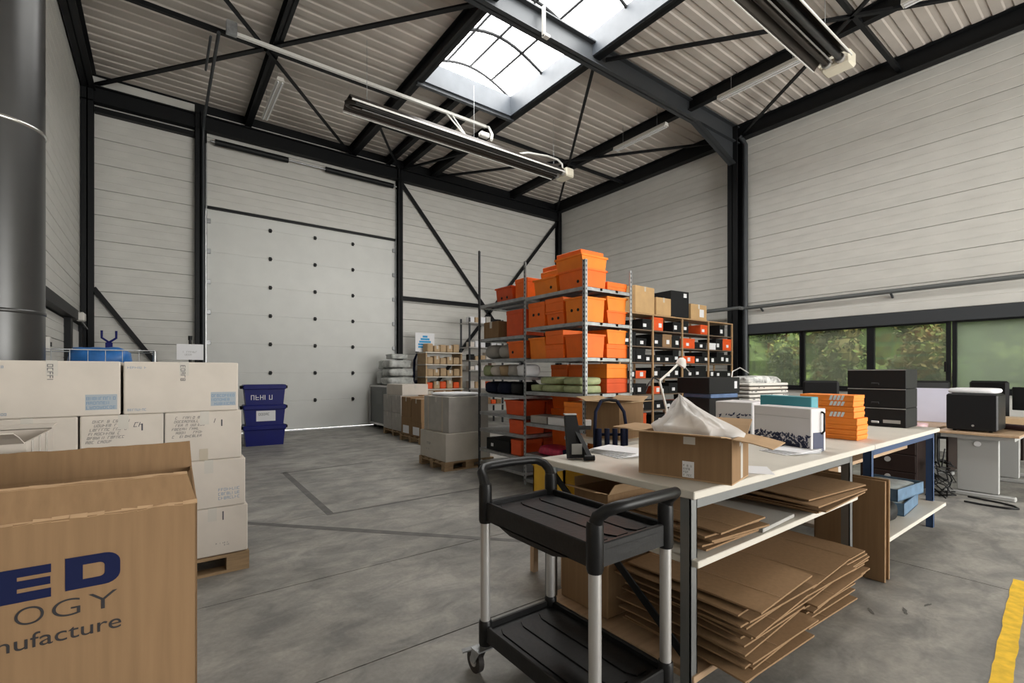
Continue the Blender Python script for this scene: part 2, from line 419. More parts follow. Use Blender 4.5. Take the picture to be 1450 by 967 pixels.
cladding(wb, 'x', YB + .04, -1, 5.30, XR, 0, 3.40, .48)
wr = struct(MB().box(XR + .04, 5.88, 0, XR + .2, YB + .2, 7.5).box(XR + .04, YF, 0, XR + .2, 5.88, 1.02).box(XR + .04, YF, 2.5, XR + .2, 5.88, 7.5).build('wall_right', STEEL))
cladding(wr, 'y', XR + .04, -1, 6.0, YB, 0, 7.0)
for a, b in ((-.2, 5.76), (YF, -.4)):
    cladding(wr, 'y', XR + .04, -1, a, b, 2.54, 7.04); cladding(wr, 'y', XR + .04, -1, a, b, 0, 1.04, .52)
wl = struct(MB().box(XL - .35, YF, 0, XL - .04, YB + .2, 7.5).build('wall_left', STEEL))
cladding(wl, 'y', XL - .04, 1, 6.0, YB, 2.46, 7.06, .575); cladding(wl, 'y', XL - .04, 1, YF, 5.9, 0, 7.0)
cladding(wl, 'y', XL - .06, 1, 6.0, 10.4, 0, 2.30, .38)
struct(MB().box(XL - .06, 6.0, 2.30, XL + .10, YB - .2, 2.46).build('trim_1', STEEL))
wf = struct(MB().box(XL - .2, YF - .2, 0, 2.7, YF, 7.5).box(10.3, YF - .2, 0, XR + .2, YF, 7.5).box(2.7, YF - .2, 3.8, 10.3, YF, 7.5).build('wall_front', WALL))  # wall behind the camera; its wide opening is added to let in fill daylight
# ---- roof: corrugated sheets with a skylight opening
def roof_profile(y0, y1):
    p = []; y = y0
    while y < y1 - .01:
        for dy, dz in ((0, 0), (.13, 0), (.15, -.02), (.23, -.02), (.25, 0)):
            if y + dy <= y1: p.append((y + dy, 7.24 - dz if dz else 7.24))
        y += .25
    p.append((y1, 7.24)); return p
ceil = struct(MB().box(XL - .2, YF - .2, 7.32, 4.05, YB + .2, 7.4).box(6.2, YF - .2, 7.32, XR + .2, YB + .2, 7.4).box(4.05, 8.42, 7.32, 6.2, YB + .2, 7.4)
              .box(4.05, YF - .2, 7.32, 6.2, .8, 7.4).build('ceiling', STEEL))
for x0, x1, y0, y1 in ((XL, 1.63, YF, YB), (1.63, 4.05, YF, YB), (6.2, 9.1, YF, YB), (9.1, XR, YF, YB), (4.05, 6.2, 8.42, YB), (4.05, 6.2, YF, .8)):
    MB().strip(roof_profile(y0, y1), 'x', x0, x1).build('sheet', ROOF, ceil)
# ---- skylights: curb, barrel of emissive (daylit) panes, bars
def skylight(n, y0, y1, seg):
    t = struct(bpy.data.objects.new('window_%d' % n, None)); C.objects.link(t); t['label'] = 'barrel vaulted roof skylight in the dark steel roof' if n == 20 else 'rear barrel vaulted roof skylight behind the camera'
    x0, x1 = 4.07, 6.17
    for nm, a in (('curb', (x0, y1 - .03, 7.0, x1, y1 + .02, 7.42)), ('curb', (x0, y0 - .02, 7.0, x1, y0 + .03, 7.42)), ('curb', (x0 - .02, y0, 7.0, x0 + .03, y1, 7.42)), ('curb', (x1 - .03, y0, 7.0, x1 + .02, y1, 7.42))):
        B(*a).build(nm, SKYW, t)
    MB().box(x0 - .10, y1 + .02, 6.94, x1 + .10, y1 + .10, 7.06).box(x0 - .10, y0 - .10, 6.94, x1 + .1, y0 - .02, 7.06).build('trimmer', STEELG, t)
    arc = [(x0 + (x1 - x0) * k / 12, 7.42 + .30 * math.sin(math.pi * k / 12)) for k in range(13)]
    dy = (y1 - y0) / seg
    for s in range(seg):
        for q in range(4):
            MB().strip(arc[q * 3:q * 3 + 4], 'y', y0 + s * dy + .012, y0 + (s + 1) * dy - .012).build('pane', DOME, t)
    for y in (y0, y1):
        MB().add([(x, y, z) for x, z in arc], [tuple(range(13))]).build('pane', DOME, t)
    for s in range(seg + 1):
        MB().tube([(x, y0 + s * dy, z - .035) for x, z in arc], .03, 6).build('arch_bar', BAR, t)
    for q in (3, 6, 9):
        MB().cyl((arc[q][0], y0, arc[q][1] - .035), (arc[q][0], y1, arc[q][1] - .035), .024, 6).build('glazing_bar', BAR, t)
skylight(20, .83, 8.34, 7)
# ---- steel: portal frames, purlins, bracing
nt = [0]
def beam(name, label, mb, m=STEEL, cat='beam', group=None):
    return struct(tag(mb.build(name, m), label, cat, group))
def ibeam_x(mb, x0, x1, y, z0, z1, w=.18):
    mb.box(x0, y - w / 2, z0, x1, y + w / 2, z0 + .022); mb.box(x0, y - w / 2, z1 - .022, x1, y + w / 2, z1); mb.box(x0, y - .008, z0, x1, y + .008, z1); return mb
def ibeam_y(mb, y0, y1, x, z0, z1, w=.12):
    mb.box(x - w / 2, y0, z0, x + w / 2, y1, z0 + .016); mb.box(x - w / 2, y0, z1 - .016, x + w / 2, y1, z1); mb.box(x - .006, y0, z0, x + .006, y1, z1); return mb
for y, nm in ((5.88, 'over the middle of the hall, crossing under the skylight'), (-.3, 'behind the camera')):
    b = ibeam_x(MB(), XL, XR - .1, y, 6.83, 7.22)
    b.prism([(9.3, 6.83), (10.9, 6.30), (10.9, 6.83)], 'y', y - .012, y + .012)
    b.add([(9.3, y - .09, 6.83), (9.3, y + .09, 6.83), (10.9, y + .09, 6.30), (10.9, y - .09, 6.30)], [(0, 1, 2, 3)])
    b.add([(9.3, y - .09, 6.845), (9.3, y + .09, 6.845), (10.9, y + .09, 6.315), (10.9, y - .09, 6.315)], [(0, 1, 2, 3)])
    b.prism([(.6, 6.83), (XL + .2, 6.30), (XL + .2, 6.83)], 'y', y - .012, y + .012)
    rf = beam('portal_rafter', 'dark steel portal rafter ' + nm, b, STEELG if y > 0 else STEEL)
    for xs, sd in ((XR - .3, 'on the window wall'), (XL + .04, 'on the flue side wall')):
        c = MB().box(xs, y - .12, 0, xs + .022, y + .12, 7.2).box(xs + .24, y - .12, 0, xs + .262, y + .12, 7.2).box(xs, y - .01, 0, xs + .26, y + .01, 7.2)
        beam('portal_column', 'dark steel H column ' + sd + (' under the middle rafter' if y > 0 else ' behind the camera'), c, STEEL, 'column')
gb = ibeam_x(MB(), XL, XR, YB - .12, 6.62, 6.94, .16); beam('gable_beam', 'dark steel beam along the top of the door wall', gb)
for x, w, nm in ((XL + .1, .18, 'in the corner by the left wall'), (.71, .18, 'beside the left edge of the sectional door'), (5.25, .13, 'between the sectional door and the racks'), (XR - .08, .14, 'in the far right corner')):
    c = MB().box(x - w / 2, YB - .2, 0, x + w / 2, YB - .185, 7.0).box(x - w / 2, YB - .03, 0, x + w / 2, YB - .015, 7.0).box(x - .01, YB - .2, 0, x + .01, YB - .02, 7.0)
    beam('gable_post', 'dark steel post ' + nm, c, STEEL, 'column')
for x, w, h0, nm in ((XL + .12, .2, 6.85, 'along the left wall eaves'), (1.63, .13, 7.0, 'between the left wall and the skylight'), (4.0, .15, 6.98, 'along the left side of the skylight'), (6.25, .15, 6.98, 'along the right side of the skylight'), (9.1, .13, 7.0, 'over the batten lights on the right'), (XR - .12, .2, 6.9, 'along the window wall eaves')):
    beam('purlin', 'dark steel purlin ' + nm, ibeam_y(MB(), YF, YB, x, h0, 7.236, w), STEEL, 'beam', 'roof purlins')
for x in (4.95, 5.42): beam('purlin', 'short dark steel purlin from skylight to door wall, %s of two' % ('left' if x < 5 else 'right'), ibeam_y(MB(), 8.44, YB, x, 7.0, 7.2, .12), STEEL, 'beam', 'roof purlins')
def brace(label, p, q, w=.06): beam('brace', label, MB().bar(p, q, w, .012).bar((p[0], p[1], p[2] + .025), (q[0], q[1], q[2] + .025), .012, .06), STEEL, 'brace', 'roof and wall bracing')
zb = 6.97
brace('roof brace from the left corner post towards the skylight beam', (-1.0, YB - .1, zb), (3.95, 5.95, zb), .08)
brace('roof brace from the left wall to the top of the sectional door', (-1.0, 5.98, zb), (3.95, YB - .1, zb))
brace('roof brace from the middle rafter to the far right corner', (6.3, 5.98, zb), (XR - .15, YB - .1, zb))
brace('roof brace from the window wall column to the door post', (XR - .15, 6.1, zb), (6.3, YB - .1, zb))
brace('roof brace from the middle rafter down towards the near window wall', (6.4, 5.8, zb), (XR - .15, -.2, zb))
brace('roof brace meeting the window wall column from the near side', (XR - .15, 5.75, zb), (6.4, -.2, zb))
brace('roof brace from the left wall column towards the near skylight edge', (-1.0, 5.8, zb), (3.95, -.2, zb))
brace('roof brace beside the camera under the left roof', (3.95, 5.8, zb), (-1.0, -.2, zb))
for x0, x1, y, nm in ((XL, 4.0, 9.15, 'left roof over the sectional door side'), (6.25, XR, 9.3, 'right roof over the racks'), (6.25, XR, 2.78, 'right roof over the desks'), (4.0, 6.25, 10.4, 'roof between the skylight and the door')):
    beam('strut', 'slim dark strut across the ' + nm, MB().box(x0, y - .035, 6.99, x1, y + .035, 7.06), STEEL, 'brace', 'roof and wall bracing')
brace('short roof brace from the gable post top to the left', (5.25, YB - .1, 6.9), (4.0, 10.4, 6.98)); brace('short roof brace from the gable post top to the right', (5.25, YB - .1, 6.9), (6.25, 10.4, 6.98))
yw = YB - .07
def wbrace(label, p, q): beam('brace', label, MB().bar((p[0], yw, p[1]), (q[0], yw, q[1]), .05, .09, up=(0, 0, 1)), STEEL, 'brace', 'roof and wall bracing')
wbrace('wall brace falling from the gable post behind the racks', (5.32, 6.6), (10.95, .05))
wbrace('wall brace falling from the far right corner behind the racks', (11.05, 6.6), (5.5, .05))
wbrace('short wall brace falling from the left corner post', (-1.02, 3.05), (.6, .62))
beam('wall_rail', 'dark horizontal rail on the wall behind the racks', MB().box(5.31, YB - .1, 3.40, XR - .15, YB, 3.50), STEEL, 'rail')
beam('wall_rail', 'dark horizontal rail high above the left cladding bay', MB().box(-1.0, YB - .12, 6.46, .62, YB, 6.56), STEEL, 'rail')
# ---- window strip in the right wall
struct(tag(MB().box(XR - .06, -.2, 2.31, XR + .16, 5.76, 2.53).build('trim_2', STEELG), 'dark header over the window strip', 'trim'))
struct(tag(MB().box(XR - .06, -.2, 1.03, XR + .16, 5.76, 1.09).build('trim_3', STEEL), 'dark sill under the window strip', 'trim'))
struct(tag(MB().box(XR - .02, YF, 2.31, XR + .16, -.4, 2.53).box(XR - .02, YF, 1.03, XR + .16, -.4, 1.09).build('trim_4', STEEL), 'dark header and sill of the windows behind the camera', 'trim'))
for i, (a, b) in enumerate(((5.68, 4.53), (4.45, 3.31), (3.21, 2.14), (2.02, .92), (.82, -.2), (-.45, -2.4), (-2.5, -4.5), (-4.6, -6.5))):
    t = struct(bpy.data.objects.new('window_%d' % (i + 1), None)); C.objects.link(t); t['label'] = 'dark framed window, %s along the strip from the steel column' % ORD[i]
    f = .045
    MB().box(XR, b - .05, 1.09, XR + .09, b + .01, 2.31).box(XR, a - .01, 1.09, XR + .09, a + .05, 2.31).box(XR, b, 1.09, XR + .09, a, 1.09 + f).box(XR, b, 2.31 - .03, XR + .09, a, 2.31).build('frame', STEEL, t)
    B(XR + .04, b + .01, 1.09 + f, XR + .046, a - .01, 2.28).build('pane', GLASSH if i == 3 else GLASS, t)
    if i in (2, 3): MB().box(XR - .03, b + .0, 1.42, XR + .0, b + .03, 1.60).build('handle', BLACKP, t)
# ---- pipe along the right wall, downpipe
t = thing('wall_pipe', 'long grey pipe on brackets above the window strip', 'pipe', (XR - .14, 0, 2.92))
MB().cyl((0, -2, .03), (0, 5.72, -.005), .042, 12).cyl((-.16, 5.70, -.005), (-.16, 6.9, -.01), .042, 12).tube([(0, 5.70, -.005), (-.08, 5.71, -.005), (-.16, 5.72, -.005)], .042, 12).build('pipe', mat('pipe_grey', (.13, .14, .14), .45, .3), t)
for y in (-.5, 2.9, 5.3): MB().bar((0, y, -.03), (.12, y, -.10), .03).build('bracket', STEELG, t)
tag(MB().cyl((XR - .12, 5.66, 0), (XR - .12, 5.66, 6.75), .055, 14).tube([(XR - .12, 5.66, 6.75), (XR - .14, 5.70, 6.85), (XR - .2, 5.75, 6.95)], .05, 14).build('downpipe', STEELG), 'grey round downpipe beside the steel column', 'pipe')
# ---- sectional door
t = struct(bpy.data.objects.new('door_1', None)); C.objects.link(t); t['label'] = 'tall light grey sectional door with rows of black hinges'
js = [.03, .73, 1.4, 2.07, 2.735, 3.4, 4.07, 4.735, 5.03]
for a, b in zip(js[:-1], js[1:]):
    h = b - a; y = YB + .04
    MB().prism([(y + .04, a), (y + .006, a), (y, a + .006), (y, b - .006), (y + .006, b), (y + .04, b)], 'x', .80, 5.22).build('panel', DOORP, t)
for z in js[1:-1]:
    for x in (2.1, 3.1, 4.03):
        MB().box(x - .03, YB + .012, z - .045, x + .03, YB + .041, z + .045, 0, .008).cyl((x - .035, YB + .01, z), (x + .035, YB + .01, z), .018, 8).build('hinge', BLACKP, t)
    for x in (.865, 5.155):
        MB().box(x - .05, YB + .0, z - .05, x + .05, YB + .041, z + .05, 0, .006).build('roller_bracket', GALV, t)
for x in (.83, 5.19): MB().box(x - .012, YB - .05, 0, x + .012, YB + .04, 6.4).build('track', GALV, t)
MB().box(.80, YB - .02, .0, 5.22, YB + .05, .028).build('bottom_seal', PAPER, t)
MB().box(.80, YB - .02, 5.0, 5.22, YB + .04, 5.05).build('top_trim', STEEL, t)
sh = MB().cyl((.9, YB - .16, 6.42), (5.15, YB - .16, 6.42), .018, 8).build('torsion_shaft', GALV, t)
for a, b in ((.98, 2.45), (3.3, 5.05)): MB().cyl((a, YB - .16, 6.42), (b, YB - .16, 6.42), .065, 12).build('torsion_spring', STEEL, sh)
# ---- side door in the left wall
t = struct(bpy.data.objects.new('door_2', None)); C.objects.link(t); t['label'] = 'grey side door with dark frame at the end of the left wall'
MB().box(XL - .05, 10.4, 0, XL + .06, 10.62, 2.3).box(XL - .05, 11.75, 0, XL + .06, 11.85, 2.3).build('frame', STEEL, t)
MB().box(XL - .04, 10.62, 0, XL + .01, 11.75, 2.28).build('leaf', DGREY, t); MB().box(XL + .01, 10.75, .1, XL + .03, 11.62, 2.15).build('inner_panel', WALL, t)
MB().box(XL + .03, 10.78, 1.0, XL + .08, 10.90, 1.03).build('handle', BLACKP, t)
# ---- flue duct
t = thing('flue_duct', 'thick dark grey round flue duct rising at the left edge', 'duct', (-.908, 4.76, 0))
MB().cyl((0, 0, 0), (0, 0, 7.2), .25, 40).build('pipe', FLUE, t)
for z in (.6, 1.82, 3.10, 4.55, 6.0): MB().tube([(0, 0, z - .014), (0, 0, z - .01), (0, 0, z + .01), (0, 0, z + .014)], [.25, .256, .256, .25], 40).build('clamp_ring', RING if z > 2 else FLUE, t)
# ---- radiant heaters
def heater(label, x0, x1, y, z, side, wires):
    t = thing('radiant_heater', label, 'heater', (0, y, z), 0, 'radiant tube heaters under the roof')
    prof = [(-.24, -.02), (-.235, .0), (-.13, .11), (.13, .11), (.235, .0), (.24, -.02), (.228, -.02), (.222, -.004), (.122, .098), (-.122, .098), (-.222, -.004), (-.228, -.02)]
    MB().prism(prof, 'x', x0, x1).build('reflector', BROWNM, t)
    for yy in (-.242, .242): MB().bar((x0, yy, -.02), (x1, yy, -.02), .012, .03).build('edge_trim', WHITEM, t)
    for yy in (-.085, .085): MB().cyl((x0 + .1, yy, .025), (x1 + .05, yy, .025), .042, 12).build('radiant_tube', FLUE if yy < 0 else BROWNM, t)
    MB().tube([(x0 + .1, -.085, .025), (x0 + .02, -.06, .025), (x0 - .01, 0, .025), (x0 + .02, .06, .025), (x0 + .1, .085, .025)], .042, 12).build('return_bend', BROWNM, t)
    MB().bar((x0 + .25, 0, -.005), (x1, 0, -.005), .016, .01).build('centre_strip', ALU, t)
    bx = MB().box(x1 + .06, -.20, -.06, x1 + .30, .17, .14, 0, .025).build('burner_box', CREAM, t)
    MB().cyl((x1 + .0, -.085, .025), (x1 + .08, -.085, .025), .06, 14).cyl((x1, .085, .025), (x1 + .08, .085, .025), .06, 14).build('flange', ALU, t)
    MB().cyl((x1 + .30, -.05, .09), (x1 + .308, -.05, .09), .02, 10).build('indicator', BLACKP, bx); MB().cyl((x1 + .18, .17, .1), (x1 + .18, .23, .1), .035, 12).build('gas_inlet', CREAM, bx)
    for x in wires:
        MB().bar((x, -.14, .11), (x, .14, .11), .02, .012).cyl((x, 0, .11), (x, 0, 1.2), .004, 6).build('hanging_wire', GALV, t)
    return t
h1 = heater('brown radiant tube heater hanging left of the skylight end', 2.52, 7.25, 7.98, 5.88, 1, (2.85, 5.0, 7.1))
MB().tube([(6.0, .05, .13), (6.4, .05, .28), (6.9, 0, .33), (7.2, -.02, .32), (7.33, -.03, .25), (7.35, -.03, .13)], .022, 8).build('gas_hose', WHITEM, h1)
h2 = heater('large radiant tube heater at the top right with cream burner box', 2.9, 7.75, 2.72, 5.86, 1, (3.3, 5.5, 7.5))
MB().tube([(6.4, .22, .5), (7.2, .24, .35), (7.62, .24, .30), (7.70, .22, .2), (7.9, .2, .12)], .012, 6).build('gas_hose', ALU, h2)
MB().tube([(7.75, .15, .10), (7.85, .02, .16), (7.8, -.12, .12)], .012, 6).build('cable', BLACKP, h2)
t = thing('exhaust_pipe', 'white square pipe above the left heater', 'pipe', (0, 8.70, 6.80))
MB().bar((.85, 0, 0), (5.75, 0, 0), .055, .055).build('pipe', WHITEM, t); MB().tube([(5.75, 0, 0), (5.80, -.05, -.02), (5.72, -.3, -.3), (5.5, -.6, -.6)], .03, 8).build('bend', WHITEM, t)
for x in (4.75, 4.9): MB().bar((x, 0, 0), (4.95, -.62, -.78), .022, .022).build('hanger', WHITEM, t)
MB().box(.85, -.05, -.03, 1.0, .05, .16).build('bracket', GALV, t); MB().box(5.3, -.52, -.52, 5.52, -.40, -.42, 0, .02).build('valve', WHITEM, t)
tag(MB().tube([(.76, YB - .24, 1.0), (.76, YB - .24, 6.35), (.76, YB - .28, 6.55), (.76, YB - .5, 6.72), (.76, 8.78, 6.78)], .026, 8).tube([(.66, 8.9, 6.74), (.66, 9.9, 6.72)], .02, 8).build('conduit', STEELG), 'thin grey conduit climbing beside the sectional door to the roof', 'pipe')
# ---- batten lights
for i, (x, y0, y1, nm) in enumerate(((1.78, 9.45, 11.1, 'left of the skylight near the door'), (8.76, 6.2, 7.65, 'beyond the middle rafter over the racks'), (8.76, 3.42, 5.02, 'right of the middle rafter'), (8.66, .4, 2.15, 'at the top edge over the desks'))):
    t = thing('batten_light', 'white fluorescent batten light ' + nm, 'light', (x, 0, 6.72), 0, 'batten lights under the purlins')
    MB().prism([(-.07, .0), (.07, .0), (.05, .07), (-.05, .07)], 'y', y0, y1).build('housing', LAMPW, t)
    for e in (-.035, .035): MB().cyl((e, y0 + .03, -.014), (e, y1 - .03, -.014), .014, 8).build('tube', PAPER, t)
    for y in (y0 + .25, y1 - .25): MB().cyl((0, y, .07), (0, y, .5), .004, 5).build('suspension_wire', GALV, t)
tag(MB().box(4.9, 5.74, 6.75, 4.94, 5.79, 7.24).box(4.9, 5.70, 6.74, 5.0, 5.78, 6.78).build('cable_bracket', LAMPW), 'pale perforated bracket bolted to the rafter under the skylight', 'bracket')
# ================================================================== LEFT FOREGROUND
# big brown carton with print, flaps standing up
t = thing('open_carton', 'huge open brown carton with navy lettering in the foreground', 'box', (-.335, 2.13, 0), R(-1.5))
W, D, H = .44, .35, 1.0
b = MB()
for a in ((-W, -D, .0, W, -D + .008, H), (-W, D - .008, 0, W, D, H), (-W, -D, 0, -W + .008, D, H), (W - .008, -D, 0, W, D, H), (-W, -D, 0, W, D, .008)): b.box(*a, c=.002)
b.build('body', KRAFT, t)
def ragged_flap(nm, pts_bottom, pts_top, nrm, m):
    n = len(pts_bottom); nv = Vector(nrm) * .007; f = MB()
    vs = [Vector(p) for p in pts_bottom] + [Vector(p) for p in pts_top]; vs2 = [v + nv for v in vs]; N = 2 * n; fs = []
    for i in range(n - 1): fs += [(i, i + 1, n + i + 1, n + i), (N + i, N + n + i, N + n + i + 1, N + i + 1), (n + i, n + i + 1, N + n + i + 1, N + n + i), (i, N + i, N + i + 1, i + 1)]
    fs += [(0, n, N + n, N), (n - 1, N + n - 1, N + 2 * n - 1, 2 * n - 1)]
    f.add(vs + vs2, fs); return f.build(nm, m, t)
rr = random.Random(3); xs = [-W + 2 * W * i / 24 for i in range(25)]
ragged_flap('front_flap', [(x, -D + .005, H - .004) for x in xs], [(x * .97 - .012, -D + .035, H + .086 + rr.uniform(-.003, .003)) for x in xs], (0, .95, -.3), KRAFT)
ragged_flap('back_flap', [(x, D - .01, H - .004) for x in xs], [(x * .995 - .005, D + .0, H + .105 + rr.uniform(-.0025, .0025)) for x in xs], (0, 1, 0), KRAFT)
ragged_flap('side_flap', [(W - .008, -D + .06 + .024 * i, H - .004) for i in range(25)], [(W - .11, -D + .08 + .0225 * i, H - .16 + rr.uniform(-.003, .003)) for i in range(25)], (1, 0, .3), KRAFTIN)
f = MB()
for i in range(24):
    xa, xb = xs[i] * .97 - .012, xs[i + 1] * .97 - .012
    f.add([(xa, -D + .033, H + .084), (xb, -D + .033, H + .084), (xb, -D + .045, H + .089 + rr.uniform(0, .003)), (xa, -D + .045, H + .089 + rr.uniform(0, .003))], [(0, 1, 2, 3)])
f.build('torn_edge', KRAFTIN, t); f = MB()
for i in range(24):   # torn paper edge along the crease
    f.add([(xs[i], -D - .001, H + rr.uniform(-.006, .0)), (xs[i + 1], -D - .001, H + rr.uniform(-.006, 0)), (xs[i + 1], -D + .008, H + rr.uniform(.002, .008)), (xs[i], -D + .008, H + rr.uniform(.002, .008))], [(0, 1, 2, 3)])
f.build('torn_edge', KRAFTIN, t)
y = -D - .0012
def poly(pts, holes, nm, m, fit=None):
    cu = bpy.data.curves.new(nm, 'CURVE'); cu.dimensions = '2D'; cu.fill_mode = 'BOTH'; cu.extrude = .0004
    for ring in [pts] + holes:
        sp = cu.splines.new('POLY'); sp.points.add(len(ring) - 1); sp.use_cyclic_u = True
        for p, (a, c) in zip(sp.points, ring): p.co = (a, c, 0, 1)
    return flat_mesh(cu, nm, m, t, (0, 0, 0), (R(90), 0, 0), fit)
EL = [(0, 0), (.145, 0), (.145, .034), (.05, .034), (.05, .049), (.143, .049), (.143, .078), (.05, .078), (.05, .092), (.145, .092), (.145, .124), (0, .124)]
def rnd_d(w, h, r, n=6):
    p = [(0, 0)]
    p += [(w - r + r * math.sin(k / n * math.pi / 2), r - r * math.cos(k / n * math.pi / 2)) for k in range(n + 1)]
    p += [(w - r + r * math.cos(k / n * math.pi / 2), h - r + r * math.sin(k / n * math.pi / 2)) for k in range(n + 1)]
    return p + [(0, h)]
e = poly(EL, [], 'lettering', NAVY, (.10, .089)); e.location = (.010, y, .795)
d = poly(rnd_d(.145, .124, .042), [[(a + .045, c + .034) for a, c in rnd_d(.058, .056, .016)]], 'lettering', NAVY, (.117, .089)); d.location = (.138, y, .801)
for ch, xa, wa in (('L', -.045, .052), ('O', .040, .056), ('G', .112, .057), ('Y', .186, .062)): text('lettering', ch, .078, DARKP, t, (xa, y, .732), (R(90), 0, 0), (wa, .047), -.001)
text('lettering', 'manufacture', .062, DARKP, t, (-.075, y, .668), (R(90), 0, 0), (.332, .040), 0)
# cartons behind it
carton('carton', 'plain brown carton carrying the white open box', (-.72, 2.87, 0), .60, .60, .58, 0, KRAFT)
o = open_carton('open_white_box', 'white open box with clear tape bands behind the brown carton', (-.70, 2.87, .5825), .58, .58, .55, 0, WCARD, WCARD, {'+y': (.20, 8), '-x': (.2, 60), '-y': (.16, 25)})
for dy in (-.2, -.05, .1): MB().box(.291, dy, .1, .2925, dy + .035, .55).build('tape_band', TAPEW, o)
# white cartons on the pallet
pallet('old wooden pallet under the white cartons', (-.045, 4.26, 0), 1.13, .8)
zs = [.132, .465, .80, 1.137]
def white_box(label, x0, x1, z, h, y0=3.87, d=.42, rz=0, style=0, seed=1):
    w = x1 - x0
    o = carton('white_carton', label, ((x0 + x1) / 2, y0 + d / 2, z), w, d, h, rz, WCARD, 'white cartons stacked on the pallet', TAPEW)
    yf = -d / 2
    if style == 1:    # big top cartons: blue print bottom right, marker scrawl at the top
        decal(o, (w * .5 - .165, yf, .035), FX, FZ, .15, .095, mat('pale_blue_print', (.36, .41, .46), .8), 'print_panel', .0005)
        glyphs(o, (w * .5 - .16, yf, .04), FX, FZ, .14, .085, 3, INKB, 'printed_text', .95, seed)
        glyphs(o, (-.02, yf - .001, h - .02), (0, 0, -1), FX, .13, .04, 1, INK, 'marker_scrawl', .9, seed + 9)
        glyphs(o, (-w / 2 + .02, yf, h - .045), FX, FZ, .12, .022, 1, INKB, 'printed_text', .9, seed + 5)
        glyphs(o, (-w / 2 + .02, yf, .02), FX, FZ, .12, .022, 1, INKB, 'printed_text', .9, seed + 6)
    if style == 2:    # handwriting rows
        glyphs(o, (-w / 2 + .025, yf, h - .17), FX, FZ, .19, .15, 6, INK, 'handwriting', .8, seed, .25)
        MB().box(w * .22, yf - .001, h - .105, w * .22 + .008, yf, h - .06).build('marker_stroke', INK, o)
        glyphs(o, (w * .12, yf, h - .08), FX, FZ, .05, .045, 1, INK, 'handwriting', 1, seed + 3, .3)
        decal(o, (-.03, yf, 0), FX, FZ, .05, .08, TAPE, 'paper_tape', .002)
    if style == 3:
        glyphs(o, (w * .5 - .165, yf, .05), FX, FZ, .14, .09, 3, INKB, 'printed_text', .95, seed)
    if style == 4:
        MB().box(.06, yf - .001, h - .09, .068, yf, h - .03).build('marker_stroke', INK, o); glyphs(o, (-.14, yf, .03), FX, FZ, .05, .09, 5, INK, 'printed_text', .8, seed); glyphs(o, (.02, yf, .06), FX, FZ, .1, .03, 2, INK, 'printed_text', .4, seed)
    return o
white_box('white carton with blue print, top of the stack at the left frame edge', -.82, -.195, 1.137, .335, style=1, seed=4)
white_box('white carton with blue print, top of the stack beside the blue totes', -.180, .452, 1.137, .335, style=1, seed=12)
white_box('white carton in the row below the top, half hidden by the open white box', -.83, -.395, .80, .335, style=0)
white_box('handwritten white carton in the middle of the second row', -.385, .024, .80, .335, style=2, seed=21)
white_box('handwritten white carton at the right end of the second row', .030, .472, .80, .335, style=2, seed=33)
white_box('white carton with blue print in the third row down', .055, .497, .465, .333, style=3, seed=41)
white_box('white carton in the third row, behind the brown carton', -.385, .04, .465, .333)
white_box('white carton directly on the pallet, right hand end', .08, .512, .132, .331, style=4, seed=51)
white_box('white carton directly on the pallet, behind the brown carton', -.385, .065, .132, .331)
# wire roll cage with blue bags behind them
t = thing('wire_cage', 'wire mesh roll cage behind the white cartons', 'cage', (-.45, 5.75, 0))
for x in (-.5, .42):
    for y in (-.3, .3): MB().cyl((x, y, .05), (x, y, 1.6), .015, 8).build('post', GALV, t)
for z in (.15, .45, .75, 1.05, 1.35, 1.6):
    MB().tube([(-.5, -.3, z), (.42, -.3, z), (.42, .3, z), (-.5, .3, z), (-.5, -.3, z)], .006, 6).build('rail', GALV, t)
for i in range(9): MB().cyl((-.5 + .115 * i, -.3, .1), (-.5 + .115 * i, -.3, 1.6), .003, 5).build('mesh_wire', GALV, t)
B(-.5, -.3, .08, .42, .3, .12).build('deck', WOOD, t)
for x in (-.45, .37):
    for y in (-.25, .25): MB().cyl((x - .015, y, .05), (x + .015, y, .05), .05, 12).build('castor', RUBBER, t)
for i, (x, z, w) in enumerate(((-.08, .13, .5), (-.10, .55, .46), (-.05, .97, .44), (.02, 1.39, .44))):
    tag(lumpy('plastic_sack', [BLUEB], w, .4, .36 if i < 3 else .24, 60 + i, .07, None, (-.45 + x, 5.75, z)), 'blue plastic sack in the wire cage, %s from the bottom' % ORD[i], 'bag', 'blue sacks in the wire cage')
# pallet truck, paper sign on a stand, teal bin
t = thing('pallet_truck', 'blue pallet truck standing upright by the left corner post', 'pallet truck', (-.72, 11.3, 0))
for x in (-.18, .18): MB().box(x - .08, -.05, .05, x + .08, .95, .11, 0, .01).build('fork', BLUE, t)
MB().box(-.22, -.2, .06, .22, -.02, .45, 0, .02).build('pump_housing', BLUE, t); MB().box(-.05, -.16, .45, .05, -.08, 1.95, 0, .01).build('handle_bar', BLUE, t)
MB().tube([(0, -.12, 1.95), (-.1, -.12, 2.03), (-.1, -.12, 2.16)], .018, 8).tube([(0, -.12, 1.95), (.1, -.12, 2.03), (.1, -.12, 2.16)], .018, 8).build('grip', BLUE, t)
MB().cyl((-.1, -.12, .09), (.1, -.12, .09), .09, 16).build('wheel', RUBBER, t)
t = thing('sign_stand', 'white paper sign on a black stand behind the white cartons', 'sign', (.42, 9.6, 0))
MB().cyl((0, 0, 0), (0, 0, 1.98), .02, 8).build('pole', BLACKP, t); MB().cyl((0, 0, 0), (0, 0, .02), .18, 20).build('base', BLACKP, t)
